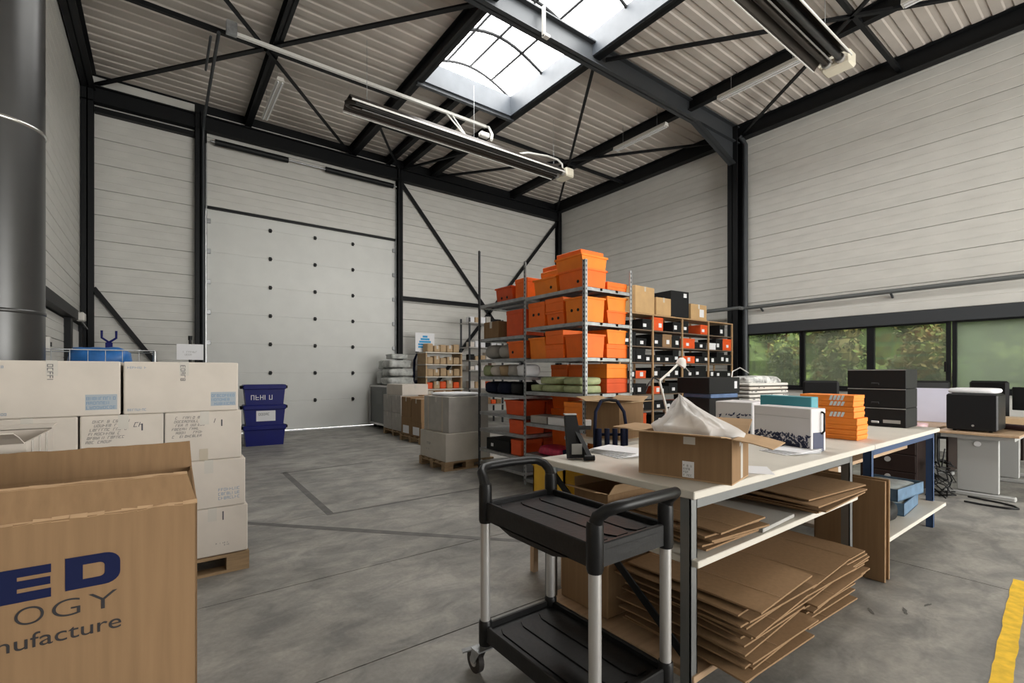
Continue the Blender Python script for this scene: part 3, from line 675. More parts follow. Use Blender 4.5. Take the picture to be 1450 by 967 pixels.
MB().box(-.185, -.03, 1.62, .185, -.022, 1.88).build('sheet', PAPER, t); glyphs(t, (-.10, -.031, 1.69), FX, FZ, .20, .09, 2, DGREY, 'printed_text', .9, 5); MB().cyl((0, 0, 1.95), (0, 0, 2.02), .03, 10).build('finial', BLACKP, t)
t = thing('teal_bin', 'dark teal bin beside the sectional door', 'bin', (.62, 10.3, 0))
MB().prism([(-.17, 0), (.17, 0), (.21, 1.50), (-.21, 1.50)], 'y', -.2, .2).build('body', mat('teal_plastic', (.02, .09, .10), .5), t); B(-.23, -.22, 1.50, .23, .22, 1.57, .015).build('lid', mat('teal_plastic', (0, 0, 0)), t)
# emergency light, switch
t = thing('emergency_light', 'small white emergency lamp on a bracket at the left corner post', 'light', (XL + .12, 11.0, 2.38))
MB().box(-.06, -.12, -.09, .06, .12, .06, 0, .02).build('case', LAMPW, t); MB().bar((0, .05, -.08), (0, .95, -.16), .02).build('bracket', GALV, t)
t = thing('wall_switch', 'white switch box on the left wall beneath the lintel', 'switch', (XL + .002, 8.75, 1.78)); MB().box(-.02, -.07, -.1, .04, .07, .1, 0, .01).build('case', LAMPW, t); B(.04, -.025, -.03, .05, .025, .03).build('rocker', BLACKP, t)
# blue totes
TR = R(-4)
def tote(label, z, st):
    o = thing('blue_tote', label, 'tote', (1.66, 10.42, z), TR, 'blue totes stacked by the door'); w, d, h = .74, .5, .39
    MB().prism([(-w / 2 + .05, 0), (w / 2 - .05, 0), (w / 2 - .02, h - .09), (-w / 2 + .02, h - .09)], 'y', -d / 2 + .02, d / 2 - .02).build('body', BLUE, o)
    MB().box(-w / 2, -d / 2, h - .09, w / 2, d / 2, h - .0, 0, .012).build('rim', BLUE, o)
    for x in (-w / 2 - .02, w / 2 + .02): MB().box(x - .025, -.1, h - .08, x + .025, .1, h - .02, 0, .01).build('grip', BLACKP, o)
    yf = -d / 2 + .019
    if st == 1: glyphs(o, (-.24, yf, .1), FX, FZ, .48, .14, 1, PAPER, 'lettering', 1, 3); 
    if st == 2: decal(o, (-.15, yf, .08), FX, FZ, .33, .20, PAPER, 'sticker', .002); glyphs(o, (-.11, yf - .003, .19), FX, FZ, .26, .07, 1, INK, 'printed_text', 1, 8)
tote('bottom blue tote of the stack by the door', 0, 0); tote('middle blue tote with a white sticker', .3915, 2); tote('top blue tote with white lettering', .783, 1)
# ================================================================== GOODS BY THE DOOR
t = thing('flight_case', 'grey rolling case with white metal edges against the door', 'case', (4.44, 11.0, 0))
MB().box(.0, .0, .12, .75, 1.15, 1.06).build('body', mat('case_grey', (.10, .105, .10), .35, .3), t)
for (p, q) in (((0, 0, .12), (0, 0, 1.08)), ((0, 1.15, .12), (0, 1.15, 1.08)), ((0, 0, .12), (0, 1.15, .12)), ((0, 0, 1.07), (0, 1.15, 1.07)), ((.75, 0, .12), (.75, 0, 1.08)), ((0, 0, 1.07), (.75, 0, 1.07)), ((0, 0, .12), (.75, 0, .12))): MB().bar(p, q, .045).build('edge_rail', ALU, t)
for x in (.08, .67):
    for y in (.1, 1.05): MB().cyl((x - .02, y, .055), (x + .02, y, .055), .055, 14).box(x - .025, y - .03, .06, x + .025, y + .03, .12).build('castor', RUBBER, t)
B(-.004, .35, .62, 0, .75, .95).build('placard', mat('case_placard', (.14, .145, .14), .5), t)
k = 0
for (x, y, z, w, d, h) in ((4.82, 11.31, 1.095, .7, .54, .20), (4.85, 11.86, 1.095, .6, .42, .36), (4.83, 11.3, 1.317, .66, .52, .19), (4.80, 11.32, 1.530, .6, .5, .19), (4.84, 11.85, 1.49, .5, .38, .24), (4.82, 11.35, 1.745, .45, .4, .13)):
    tag(lumpy('wrapped_bundle', [WRAP], w, d, h, k, .05, None, (x, y, z), 14, .28), 'shiny plastic wrapped bundle on the grey case, %s' % ('front lowest', 'rear lowest', 'front second layer', 'front third layer', 'rear upper', 'topmost')[k], 'bundle', 'wrapped bundles on the case'); k += 1
t = thing('black_bag', 'black bag standing behind the wrapped bundles', 'bag', (5.68, 11.95, 0))
lumpy('body', [NAVYF], .45, .3, 1.2, 5, .04, t, (0, 0, .0), 14, .35); MB().tube([(-.12, 0, 1.15), (-.1, 0, 1.75), (0, 0, 1.98), (.14, 0, 1.80), (.16, 0, 1.15)], .035, 8).build('strap', NAVYF, t)
# pallet boxes beside the case
pallet('wooden pallet under the white cartons by the grey case', (4.75, 10.12, 0), 1.1, 1.1); pallet('wooden pallet under the brown cartons by the grey case', (4.55, 8.95, 0), .95, 1.0)
for i, (x, y, z, m, nm) in enumerate(((4.42, 10.45, .13, GCARD, 'far bottom'), (4.42, 10.45, .52, GCARD, 'far second layer'), (4.42, 9.95, .13, GCARD, 'near bottom'), (4.42, 9.95, .52, GCARD, 'near second layer'))):
    carton('grey_carton', 'greyish white carton on the pallet beside the grey case, ' + nm, (x, y, z), .42, .48, .385, 0, m, 'cartons beside the grey case', TAPEW, tapes='x')
carton('white_carton', 'white carton with a red mark on top of the greyish cartons', (4.56, 10.15, .907), .62, .86, .24, 0, WCARD, 'cartons beside the grey case', TAPEW)
carton('carton', 'tall brown carton behind the greyish cartons beside the grey case', (4.86, 9.72, .132), .42, .4, .775, 0, KRAFT, 'cartons beside the grey case')
for i, (x, y, z, w, d, h, m, nm) in enumerate(((4.30, 9.18, .13, .40, .46, .37, KRAFT, 'far bottom'), (4.30, 9.18, .503, .40, .46, .40, KRAFT, 'far top'), (4.30, 8.70, .13, .40, .46, .30, KRAFT, 'near bottom'), (4.30, 8.70, .433, .40, .46, .45, KRAFT, 'near top'), (4.74, 8.72, .13, .42, .48, .36, KRAFTD, 'right bottom'), (4.74, 8.72, .493, .42, .48, .36, KRAFT, 'right top'))):
    o = carton('carton', 'brown taped carton on the middle pallet, ' + nm, (x, y, z), w, d, h, R((-1) ** i), m, 'brown cartons on the middle pallet', TAPE, tapes='x' if i % 2 else 'y')
    if i in (0, 2): decal(o, (-w / 2, .15, .03), LX, FZ, .28, .16, PAPER, 'label_sheet', .001)
# big white-grey cartons on a pallet
pallet('wooden pallet under the two big pale cartons near the rack', (3.66, 6.36, 0), .84, .82)
o = carton('big_carton', 'lower big pale carton with a small black logo', (3.64, 6.36, .13), .76, .82, .40, 0, mat('pale_carton', (.50, .465, .41), .8, 0, .08, 5), 'big pale cartons near the rack', TAPEW, tapes='x')
glyphs(o, (-.38, .22, .2), LX, FZ, .18, .05, 1, INK, 'logo', .9, 2); glyphs(o, (-.38, .2, .12), LX, FZ, .12, .03, 1, INK, 'printed_text', .7, 4)
o = carton('big_carton', 'upper big greyish carton with vertical tape strips', (3.67, 6.38, .5325), .70, .74, .52, R(2), GCARD, 'big pale cartons near the rack', TAPEW, tapes='x')
for y in (-.2, .22): MB().box(-.3515, y, 0, -.35, y + .03, .52).build('tape_strip', TAPE, o)
tag(lumpy('foam_sheet', [PAPER], .62, .66, .05, 9, .05, None, (3.66, 6.37, 1.056), 8, .5), 'white crumpled packing film on the upper big carton', 'packing')
# shelf of kraft parcels and metal shelf behind it
t = thing('parcel_shelf', 'pale wooden shelf of kraft parcels below the blue sign', 'shelf', (5.55, 11.2, 0))
for x in (0, 1.05): MB().box(x, 0, 0, x + .04, .5, 1.919).build('upright', KRAFTD, t)
for z in (.95, 1.28, 1.60, 1.92): MB().box(-.02, -.03, z, 1.12, .5, z + .03).build('shelf_board', LAM, t)
n = 0
for r, z in enumerate((.982, 1.312, 1.632, 1.952)):
    for i in range(5):
        w = .17; h = (.17, .2, .19, .22)[(i + r) % 4]
        carton('kraft_parcel', 'kraft parcel on the wooden shelf, %s row up, %s from the case side' % (ORD[r], ORD[i]), (5.55 + .15 + i * .2, 11.38, z), w, .26, h, R(random.uniform(-6, 6)), REDO if (r == 0 and i % 2 == 0) else KRAFTD, 'kraft parcels on the wooden shelf', TAPEW, tapes='y' if i % 2 else '', c=.02)
carton('carton', 'tall brown carton standing under the kraft parcel shelf', (5.80, 10.85, 0), .55, .4, .95, 0, KRAFT); carton('carton', 'tall pale carton beside the brown one under the parcel shelf', (5.37, 10.80, 0), .2, .35, .95, 0, GCARD)
t = thing('blue_sign', 'white board with a blue logo on top of the parcel shelf', 'sign', (5.72, 11.60, 1.967)); B(-.28, -.01, 0, .28, .01, .50).build('board', PAPER, t)
for i, (w, z) in enumerate(((.40, .10), (.40, .17), (.34, .24), (.26, .31), (.14, .38))): MB().box(-w / 2, -.014, z, w / 2, -.0105, z + .05).build('logo_bar', mat('logo_blue', (.02, .30, .62), .5), t)
MB().bar((-.2, .02, -.0), (-.2, .12, .0), .03).bar((.2, .02, .0), (.2, .12, .0), .03).build('foot', STEEL, t)
t = thing('metal_shelf', 'slim metal shelf of small goods between parcels and tall rack', 'shelf', (6.75, 11.0, 0))
for x in (0, 1.1):
    for y in (0, .45): MB().box(x - .02, y - .02, 0, x + .02, y + .02, 2.9).build('post', STEELG, t)
for z in (.5, .95, 1.45, 1.72, 2.08, 2.75): MB().box(-.02, -.03, z, 1.12, .48, z + .03).build('shelf', ALU, t)
rg = random.Random(11)
for r, z in enumerate((.53, .98, 1.48, 1.75, 2.11, 2.78)):
    for i in range(6):
        m = rg.choice([PAPER, GCARD, BLACKB, REDO, WCARD, KRAFTD]) if r else rg.choice([REDO, KRAFT])
        carton('small_box', 'small box on the slim metal shelf, %s shelf up, %s from the parcels' % (ORD[r], ORD[i]), (6.87 + .18 * i, 11.16, z + .002), .145, .2, rg.uniform(.1, .22), 0, m, 'small boxes on the slim metal shelf', tapes='', c=.004)
# ================================================================== ORANGE RACK
RX0, RX1 = 3.68, 4.46; RY = (3.63, 4.70, 5.76)
t = thing('steel_rack', 'perforated steel rack full of orange boxes', 'rack', (0, 0, 0))
for i, (x, y, h, m) in enumerate(((RX0, RY[0], 2.63, GALV), (RX0, RY[1], 2.80, GALV), (RX0, RY[2], 3.15, STEELG), (RX1, RY[0], 2.60, GALV), (RX1, RY[1], 2.6, GALV), (RX1, RY[2], 2.6, STEELG))):
    sx = 1 if x == RX0 else -1; sy = 1 if y == RY[0] else -1
    p = MB().box(x, y, 0, x + sx * .004, y + sy * .04, h).box(x, y, 0, x + sx * .04, y + sy * .004, h).build('post', m, t)
    s = MB(); z = .05
    while z < h - .03:
        s.box(x - sx * .0006, y + sy * .014, z, x, y + sy * .026, z + .022); s.box(x + sx * .014, y - sy * .0006, z, x + sx * .026, y, z + .022); z += .05
    s = s.build('perforations', BLACKP, p); s['kind'] = 'stuff'
NEAR = (.08, .40, .78, 1.17, 1.57, 1.96, 2.34); FAR = (.14, .33, .61, .85, 1.11, 1.35, 1.59, 1.88, 2.36)
def shelf(y0, y1, z):
    b = MB().box(RX0 + .006, y0, z - .004, RX1 - .006, y1, z)
    b.box(RX0 + .005, y0, z - .04, RX0 + .008, y1, z).box(RX1 - .008, y0, z - .04, RX1 - .005, y1, z).box(RX0 + .006, y0, z - .04, RX1 - .006, y0 + .003, z).box(RX0 + .006, y1 - .003, z - .04, RX1 - .006, y1, z)
    for x in (RX0 + .26, RX0 + .52): b.box(x - .02, y0, z - .03, x + .02, y1, z - .004)
    b.build('shelf', GALV, t)
for z in NEAR: shelf(RY[0] + .005, RY[1] - .04, z)
for z in FAR: shelf(RY[1] + .005, RY[2] - .005, z)
def orange_box(label, x, y, z, w, d, h, m, style='lid', rz=0):
    """w along Y (towards the aisle), d along X"""
    z += .0015
    o = thing('orange_box', label, 'box', (x, y, z), rz, 'orange boxes on the steel rack'); W, D = d / 2, w / 2
    if style == 'lid':
        B(-W + .004, -D + .004, 0, W - .004, D - .004, h - .004, .004).build('body', m, o); B(-W, -D, h - .055, W, D, h, .004).build('lid', m, o)
    else:
        b = MB(); k = .025
        b.prism([(-W + k, 0), (W - k, 0), (W, h), (W - .008, h), (W - k - .006, .008), (-W + k + .006, .008), (-W + .008, h), (-W, h)], 'y', -D + .01, D - .01)
        b.prism([(-W + k, 0), (W - k, 0), (W, h), (-W, h)], 'y', -D, -D + .012); b.prism([(-W + k, 0), (W - k, 0), (W, h), (-W, h)], 'y', D - .012, D); b.build('body', m, o)
        MB().box(-W - .012, -D - .012, h - .02, -W + .004, D + .012, h).box(W - .004, -D - .012, h - .02, W + .012, D + .012, h).box(-W, -D - .012, h - .02, W, -D + .004, h).box(-W, D - .004, h - .02, W, D + .012, h).build('rim', m, o)
    return o
def hole(o, x, y, z, r=.018): MB().cyl((x - .002, y, z), (x + .002, y, z), r, 12).build('grip_hole', BLACKP, o)
ro = random.Random(5); OM = [ORANGE, ORANGE, ORANGE2, REDO]
NN = {2.34: 'top shelf', 1.96: 'second shelf', 1.57: 'third shelf', 1.17: 'fourth shelf', .78: 'fifth shelf', .40: 'sixth shelf', .08: 'bottom shelf'}
for z, gap in ((1.96, .33), (1.57, .34), (1.17, .35), (.78, .34), (.40, .33), (.08, .27)):
    for i in range(3):
        for j in range(2):
            yy = RY[0] + .05 + .155 + i * .325; xx = RX0 + .205 + j * .375
            if z == 1.17 and j == 0 and i < 3 and not (i == 0): continue      # the pale green bags lie here
            if z == .78 and j == 0 and i > 0: continue
            if z in (.40, .08) and j == 0: continue
            if z == 1.17 and i == 0 and j == 0: continue
            stack = 2 if (i + j + int(z * 10)) % 2 == 0 or j == 1 and i == 0 else 1
            h = (gap - .02) / stack if stack == 2 else gap - ro.choice([.03, .08, .05])
            for k in range(stack):
                m = ORANGE2 if (i == 0 and j == 1 and k == 1) else ro.choice(OM)
                st = 'lid' if ro.random() < .6 else 'bin'
                o = orange_box('orange box on the rack %s, %s from the bench, %s side%s' % (NN[z], ORD[i], 'aisle' if j == 0 else 'inner', '' if stack == 1 else (', lower' if k == 0 else ', upper')), xx, yy, z + k * (h + .003), .29 if st == 'bin' else .315, .335 if st == 'bin' else .36, h, m, st)
                if z == 1.96 and j == 0 and k == 0: hx = -.181 if st == 'lid' else -.157; hole(o, hx, .05, h * .5); hole(o, hx, -.05, h * .5)
# pale green bags, white parcels, pink pack
for k, (y, z) in enumerate(((3.87, 1.171), (4.25, 1.171), (3.87, 1.265), (4.28, 1.265), (4.52, 1.171))):
    tag(lumpy('green_bag', [GREENB], .34, .33 if k < 4 else .2, .088, 20 + k, .03, None, (RX0 + .20, y, z + .001), 8, .35), 'pale green folded bag on the fourth rack shelf, %s' % ('bench end, lower', 'middle, lower', 'bench end, upper', 'middle, upper', 'far end')[k], 'bag', 'pale green bags on the rack')
for k, (y, m) in enumerate(((4.17, PAPER), (4.5, GCARD))): carton('white_parcel', ('white' if k == 0 else 'grey') + ' flat parcel on the fifth rack shelf', (RX0 + .2, y, .7815), .28, .28, .09, R(4), m, None, TAPEW, tapes='')
tag(lumpy('pink_package', [PINK], .3, .42, .11, 31, .05, None, (RX0 + .2, 4.3, .4015), 10, .4), 'dark pink wrapped package on the sixth rack shelf', 'package')
tag(lumpy('blue_pack', [NAVYF], .3, .35, .12, 33, .05, None, (RX0 + .2, 3.9, .4015), 10, .4), 'navy soft pack beside the pink package on the rack', 'package')
# top of the rack
TOP = [('large orange open crate at the bench end of the rack top', 3.68 + .20, 3.87, 0, .40, .36, .21, ORANGE, 'bin'), ('orange crate stacked on the large one at the bench end', 3.68 + .21, 3.90, .215, .42, .40, .15, ORANGE2, 'bin'),
       ('second orange crate at the top of the stack, thin', 3.68 + .21, 3.92, .37, .40, .36, .05, ORANGE, 'lid'), ('flat orange box on the inner side of the rack top', 3.68 + .58, 3.88, 0, .40, .34, .10, ORANGE, 'lid'),
       ('orange crate with grip hole in the middle of the rack top', 3.68 + .20, 4.32, 0, .40, .36, .19, ORANGE2, 'bin'), ('small orange box stacked on the middle crate', 3.68 + .21, 4.29, .195, .30, .30, .08, ORANGE2, 'lid'), ('upper small orange box behind the thin crate', 3.68 + .22, 4.30, .278, .28, .26, .06, ORANGE, 'lid'),
       ('inner orange crate behind the middle one on the rack top', 3.68 + .58, 4.32, 0, .40, .34, .22, ORANGE, 'bin'),
       ('bright orange tall box on the rack top beside the middle post', 3.68 + .30, 4.86, .02, .26, .44, .26, ORANGE, 'lid'), ('orange crate with two grip holes at the far end of the rack top', 3.68 + .22, 5.19, .02, .36, .36, .19, REDO, 'bin')]
for k, (lb, x, y, dz, w, d, h, m, st) in enumerate(TOP):
    o = orange_box(lb, x, y, 2.34 + dz, w, d, h, m, st)
    if k in (0, 4): hole(o, -d / 2 + .012, -.1, .07); 
    if k == 9: hole(o, -d / 2 + .012, .06, .05); hole(o, -d / 2 + .012, -.06, .05)
# far bay contents
o = carton('carton', 'small brown carton with pale tape on the far rack bay', (RX0 + .18, 5.48, 1.8815), .30, .36, .23, 0, KRAFT, None, TAPEW, tapes='x')
for k, (y, z, w, h, m, lb) in enumerate(((4.95, 1.88, .36, .34, REDO, 'red orange box beside the brown carton in the far rack bay'), (4.92, 1.59, .34, .22, ORANGE, 'orange bin with grip hole in the far rack bay'), (4.95, .85, .40, .19, REDO, 'red orange bin low in the far rack bay'), (4.92, .61, .3, .18, REDO, 'red orange box under the bin in the far rack bay'), (4.92, .33, .22, .2, REDO, 'lowest red orange box in the far rack bay'))):
    o = orange_box(lb, RX0 + .22, y, z, w, .36, h, m, 'bin' if k in (1, 2) else 'lid')
    if k == 1: hole(o, -.17, .08, .08)
    orange_box(lb.replace('red orange', 'orange').replace('orange', 'inner orange', 1), RX0 + .59, y, z, w, .33, h, m, 'lid')
for k in range(5):
    tag(lumpy('soft_parcel', [[PAPER, GCARD, KRAFTD, WCARD, GREENB][k]], .3, .19, .16, 40 + k, .06, None, (RX0 + .2, 4.85 + .2 * k, 1.3515), 10, .5), 'crumpled soft parcel in the far rack bay, %s from the middle post' % ORD[k], 'parcel', 'soft parcels in the far rack bay')
for k in range(3):
    tag(lumpy('black_sack', [NAVYF if k else BLACKB], .36, .27, .17, 50 + k, .05, None, (RX0 + .22, 4.95 + .3 * k, 1.1115), 10, .5), 'black soft sack in the far rack bay, %s from the middle post' % ORD[k], 'bag', 'black sacks in the far rack bay')
o = carton('black_box', 'long black box with a white mark low in the far rack bay', (RX0 + .2, 5.33, .3315), .32, .55, .16, 0, BLACKB, None, tapes=''); decal(o, (-.16, .16, .05), LX, FZ, .06, .045, PAPER, 'sticker', .001)
for k in range(2): tag(lumpy('grey_roll', [GCARD], .34, .30, .21, 70 + k, .02, None, (RX0 + .22, 5.585, 1.5915), 10, .8) if k else lumpy('grey_roll', [GCARD], .34, .28, .2, 70, .02, None, (RX0 + .22, 5.26, 1.5915), 10, .8), ('plump grey' if k else 'small grey') + ' wrapped roll in the far rack bay', 'roll')
# ================================================================== TIMBER SHELF WITH BLACK BOXES
SY0, SY1 = 5.62, 6.08
t = thing('timber_shelf', 'tall timber shelf unit packed with black boxes', 'shelf', (0, 0, 0))
PX = (6.58, 7.52, 8.47, 9.42, 10.38)
for x in PX:
    for y in (SY0, SY1 - .03): MB().box(x - .018, y, 0, x + .018, y + .03, 2.509).build('post', BEAMW, t)
LV = (.12, .40, .70, 1.0, 1.30, 1.60, 1.90, 2.21, 2.51)
for z in LV:
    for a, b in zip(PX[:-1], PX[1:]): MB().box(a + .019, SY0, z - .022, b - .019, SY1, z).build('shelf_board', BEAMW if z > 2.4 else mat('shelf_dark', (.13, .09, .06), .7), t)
rb = random.Random(9)
for li, z in enumerate(LV[1:-1]):
    for bi, (a, b) in enumerate(zip(PX[:-1], PX[1:])):
        x = a + .03; k = 0
        while x < b - .2:
            w = rb.choice([.2, .27, .30, .42]); w = min(w, b - .025 - x)
            if w < .12: break
            if not (z > 2.2 and rb.random() < .45):
                h = rb.choice([.14, .2, .24, .25]); r = rb.random()
                m = BLACKB if r < .86 else (REDO if r < .94 else (KRAFT if r < .97 else PAPER))
                nm = {BLACKB: 'black', REDO: 'rusty', KRAFT: 'brown', PAPER: 'white'}[m]
                o = thing('archive_box', '%s box, timber shelf, %s level up, %s bay from the rack, %s along' % (nm, ORD[li + 1], ORD[bi], ORD[k]), 'box', (x + w / 2, (SY0 + SY1) / 2, z + .0015), 0, 'labelled boxes on the timber shelf')
                B(-w / 2 + .004, -.215, 0, w / 2 - .004, .215, h, .004).build('body', m, o)
                B(-w / 2 + .001, -.218, h - .045, w / 2 - .001, .218, h + .001, .003).build('lid', m, o)
                lw = min(.09, w * .5); lx = rb.uniform(-w / 2 + .01, w / 2 - lw - .01)
                B(lx, -.2205, h * .25, lx + lw, -.2152, h * .25 + rb.choice([.06, .08])).build('label_sticker', PAPER, o)
            x += w + .006; k += 1
TZ = 2.5115
carton('carton', 'tall tan carton on top of the timber shelf next to the orange rack', (7.28, 5.85, TZ), .60, .44, .50, R(3), mat('tan_carton', (.50, .32, .15), .8, 0, .1, 6), 'cartons on the timber shelf')
carton('carton', 'tan carton in the middle of the timber shelf top', (7.85, 5.82, TZ), .46, .40, .34, 0, MATS['tan_carton'], 'cartons on the timber shelf')
o = carton('black_box', 'big black box on top of the timber shelf', (8.38, 5.82, TZ), .52, .44, .52, R(-6), BLACKB, None, tapes=''); decal(o, (.1, -.22, .4), FX, FZ, .09, .08, PAPER, 'sticker', .001)
o = carton('carton', 'squat taped tan carton at the end of the timber shelf top', (9.08, 5.85, TZ), .58, .42, .32, 0, MATS['tan_carton'], 'cartons on the timber shelf', TAPEW); decal(o, (.02, -.21, .06), FX, FZ, .16, .16, PAPER, 'label_sheet', .002)
# ================================================================== WORKBENCHES
def bench(label, x0, x1, legm, levels, shelfm, xe, zt=.9, y0=1.14, y1=2.15):
    t = thing('workbench', label, 'workbench', (0, 0, 0))
    B(x0, y0, zt - .035, x1, y1, zt, .004).build('tabletop', LAM, t)
    for x in (x0 + .02, xe - .05):
        for y in (y0 + .03, y1 - .08):
            MB().box(x, y, 0, x + .006, y + .05, zt - .036).box(x, y, 0, x + .05, y + .006, zt - .036).box(x + .044, y, 0, x + .05, y + .05, zt - .036).build('leg', legm, t)
    for y in (y0 + .03, y1 - .05): MB().box(x0 + .07, y, zt - .085, xe - .05, y + .02, zt - .036).build('rail', legm, t)
    for z, ya in levels: B(x0 + .03, y0 + ya, z - .03, xe, y1 - .03, z, .003).build('shelf', shelfm if z > .2 else DESKW, t)
    return t
t = bench('long workbench with a pale top and grey legs holding flat cartons', 1.80, 3.99, mat('bench_steel', (.20, .205, .205), .4, .5), ((.60, .0), (.10, .02)), LAM, 3.67)
MB().bar((1.86, 1.2, .13), (1.86, 2.08, .8), .008, .04).build('diagonal_brace', STEEL, t)
t = bench('second workbench with blue legs next to the desks', 4.0, 5.70, BLUELEG, ((.24, -.05),), LAM, 5.66)
MB().box(4.1, 1.35, .70, 5.6, 2.0, .725).build('upper_shelf', DESKW, t)
# flat cartons
def sheet(label, x, y, z, w, d, rz, seed, droop=.015, m=KRAFT, grp='flat cartons on the workbench shelves'):
    rd = random.Random(seed); n = 6; vs = []; th = .008
    for k in (0, 1):
        for i in range(n + 1):
            for j in range(n + 1):
                a, b = i / n, j / n
                zz = -droop * (max(0, .45 - b) / .45) ** 2 + .0004 * math.sin(4 * a + seed) + k * th
                vs.append((-w / 2 + w * a, -d / 2 + d * b, zz))
    N = (n + 1) ** 2; q = lambda i, j, k: k * N + i * (n + 1) + j; fs = []
    for i in range(n):
        for j in range(n): fs += [(q(i, j, 0), q(i, j + 1, 0), q(i + 1, j + 1, 0), q(i + 1, j, 0)), (q(i, j, 1), q(i + 1, j, 1), q(i + 1, j + 1, 1), q(i, j + 1, 1))]
        fs += [(q(i, 0, 0), q(i + 1, 0, 0), q(i + 1, 0, 1), q(i, 0, 1)), (q(i, n, 0), q(i, n, 1), q(i + 1, n, 1), q(i + 1, n, 0)), (q(0, i, 0), q(0, i, 1), q(0, i + 1, 1), q(0, i + 1, 0)), (q(n, i, 0), q(n, i + 1, 0), q(n, i + 1, 1), q(n, i, 1))]
    o = MB().add(vs, fs).build('flat_carton', m, None, (x, y, z), rz)
    tag(o, label, 'cardboard', grp)
    MB().box(-w * .17, -d / 2 + .002, th * .99, -w * .17 + .003, d / 2 - .02, th + .0012).build('crease', KRAFTIN, o)
    return o
def pile(where, x, y, z, w, d, n, step, seed, jx=.03, jy=.03, jr=4, droop=.012):
    rd = random.Random(seed)
    for k in range(n):
        sheet('flat carton %s, %s from bottom' % (where, ORD[k]), x + rd.uniform(-jx, jx), y + rd.uniform(-jy, jy), z + .013 + k * step, w * rd.uniform(.92, 1.04), d * rd.uniform(.95, 1.03), R(rd.uniform(-jr, jr)), seed * 20 + k, droop)
pile('in the near pile on the middle bench shelf', 2.17, 1.42, .602, .42, .56, 6, .0165, 1, .025, .03, 6, .004)
tag(B(-.20, -.26, 0, .20, .26, .02, .002).build('grey_board', LAMG, None, (2.60, 1.42, .603), R(3)), 'grey board lying between the two piles on the middle shelf', 'board')
pile('in the far pile on the middle bench shelf', 3.22, 1.44, .602, .70, .72, 6, .016, 2, .04, .04, 5, .004)
pile('in the near pile on the lower bench shelf', 2.27, 1.33, .102, .60, .66, 15, .021, 3, .035, .035, 4, .007)
pile('in the middle pile on the lower bench shelf', 2.94, 1.36, .102, .60, .68, 11, .020, 4, .03, .03, 3, .006)
pile('in the far pile on the lower bench shelf', 3.43, 1.40, .102, .32, .66, 10, .018, 6, .012, .02, 2, .004)
for k in range(5):
    o = B(0, 0, 0, .017, .42 - .02 * (k % 2), .675 - .012 * (k % 3), .003).build('standing_carton', KRAFT, None, (3.868 + .027 * k, 1.05 + .012 * (k % 3), .003))
    o.rotation_euler = (0, R(.6), R(.8 * (k % 3) - .6))
    B(.006, -.0006, .004, .011, .0, .66).build('fluted_core', KRAFTIN, o)
    tag(o, 'flat carton standing on edge at the bench front, %s from the piles' % ORD[k], 'cardboard', 'flat cartons standing on edge')
# cartons under the bench end
open_carton('open_carton', 'brown open carton on the middle shelf under the bench end', (2.22, 1.90, .602), .50, .26, .13, 0, KRAFT, KRAFTIN, {'-x': (.10, 20), '-y': (.08, 60), '+y': (.06, 80)})
carton('carton', 'brown carton on the lower shelf under the bench end', (2.2, 1.88, .102), .62, .36, .44, 0, KRAFT); carton('carton', 'brown carton on the lower shelf behind the middle pile', (2.95, 1.92, .102), .6, .3, .42, 0, KRAFT)
# under the second bench
carton('carton', 'brown carton with tape on the low shelf of the blue legged bench', (4.42, 1.75, .242), .42, .5, .40, 0, KRAFT, None, TAPEW)
for k, (x, z) in enumerate(((5.08, .242), (5.10, .352))):
    o = thing('blue_crate', 'small blue crate on the low bench shelf, ' + ('lower' if k == 0 else 'upper'), 'crate', (x, 1.4, z), R(4 - 8 * k), 'blue crates under the bench'); cm = mat('crate_blue', (.10, .18, .28), .45, 0, .3, 14)
    b = MB()
    for a in ((-.28, -.2, 0, .28, .2, .008), (-.28, -.2, 0, .28, -.192, .10), (-.28, .192, 0, .28, .2, .10), (-.28, -.2, 0, -.272, .2, .10), (.272, -.2, 0, .28, .2, .10)): b.box(*a)
    b.build('body', cm, o)
    lumpy('packed_film', [mat('clear_film', (.42, .47, .48), .25, 0, .3, 10)], .5, .35, .09, 80 + k, .05, o, (0, 0, .01), 8, .4)
o = tag(lumpy('black_sack', [BLACKB], .36, .28, .15, 91, .05, None, (4.52, 1.31, .242), 10, .5), 'black soft sack on the low shelf of the blue legged bench', 'bag')
carton('carton', 'slanted brown carton on the upper shelf of the blue legged bench', (5.05, 1.7, .7265), .6, .4, .1, R(5), KRAFT, None, TAPEW)
tag(B(4.95, 1.8, .2415, 5.05, 1.86, .69, .004).build('wood_post', DESKW), 'pale wooden post standing under the blue legged bench', 'post')
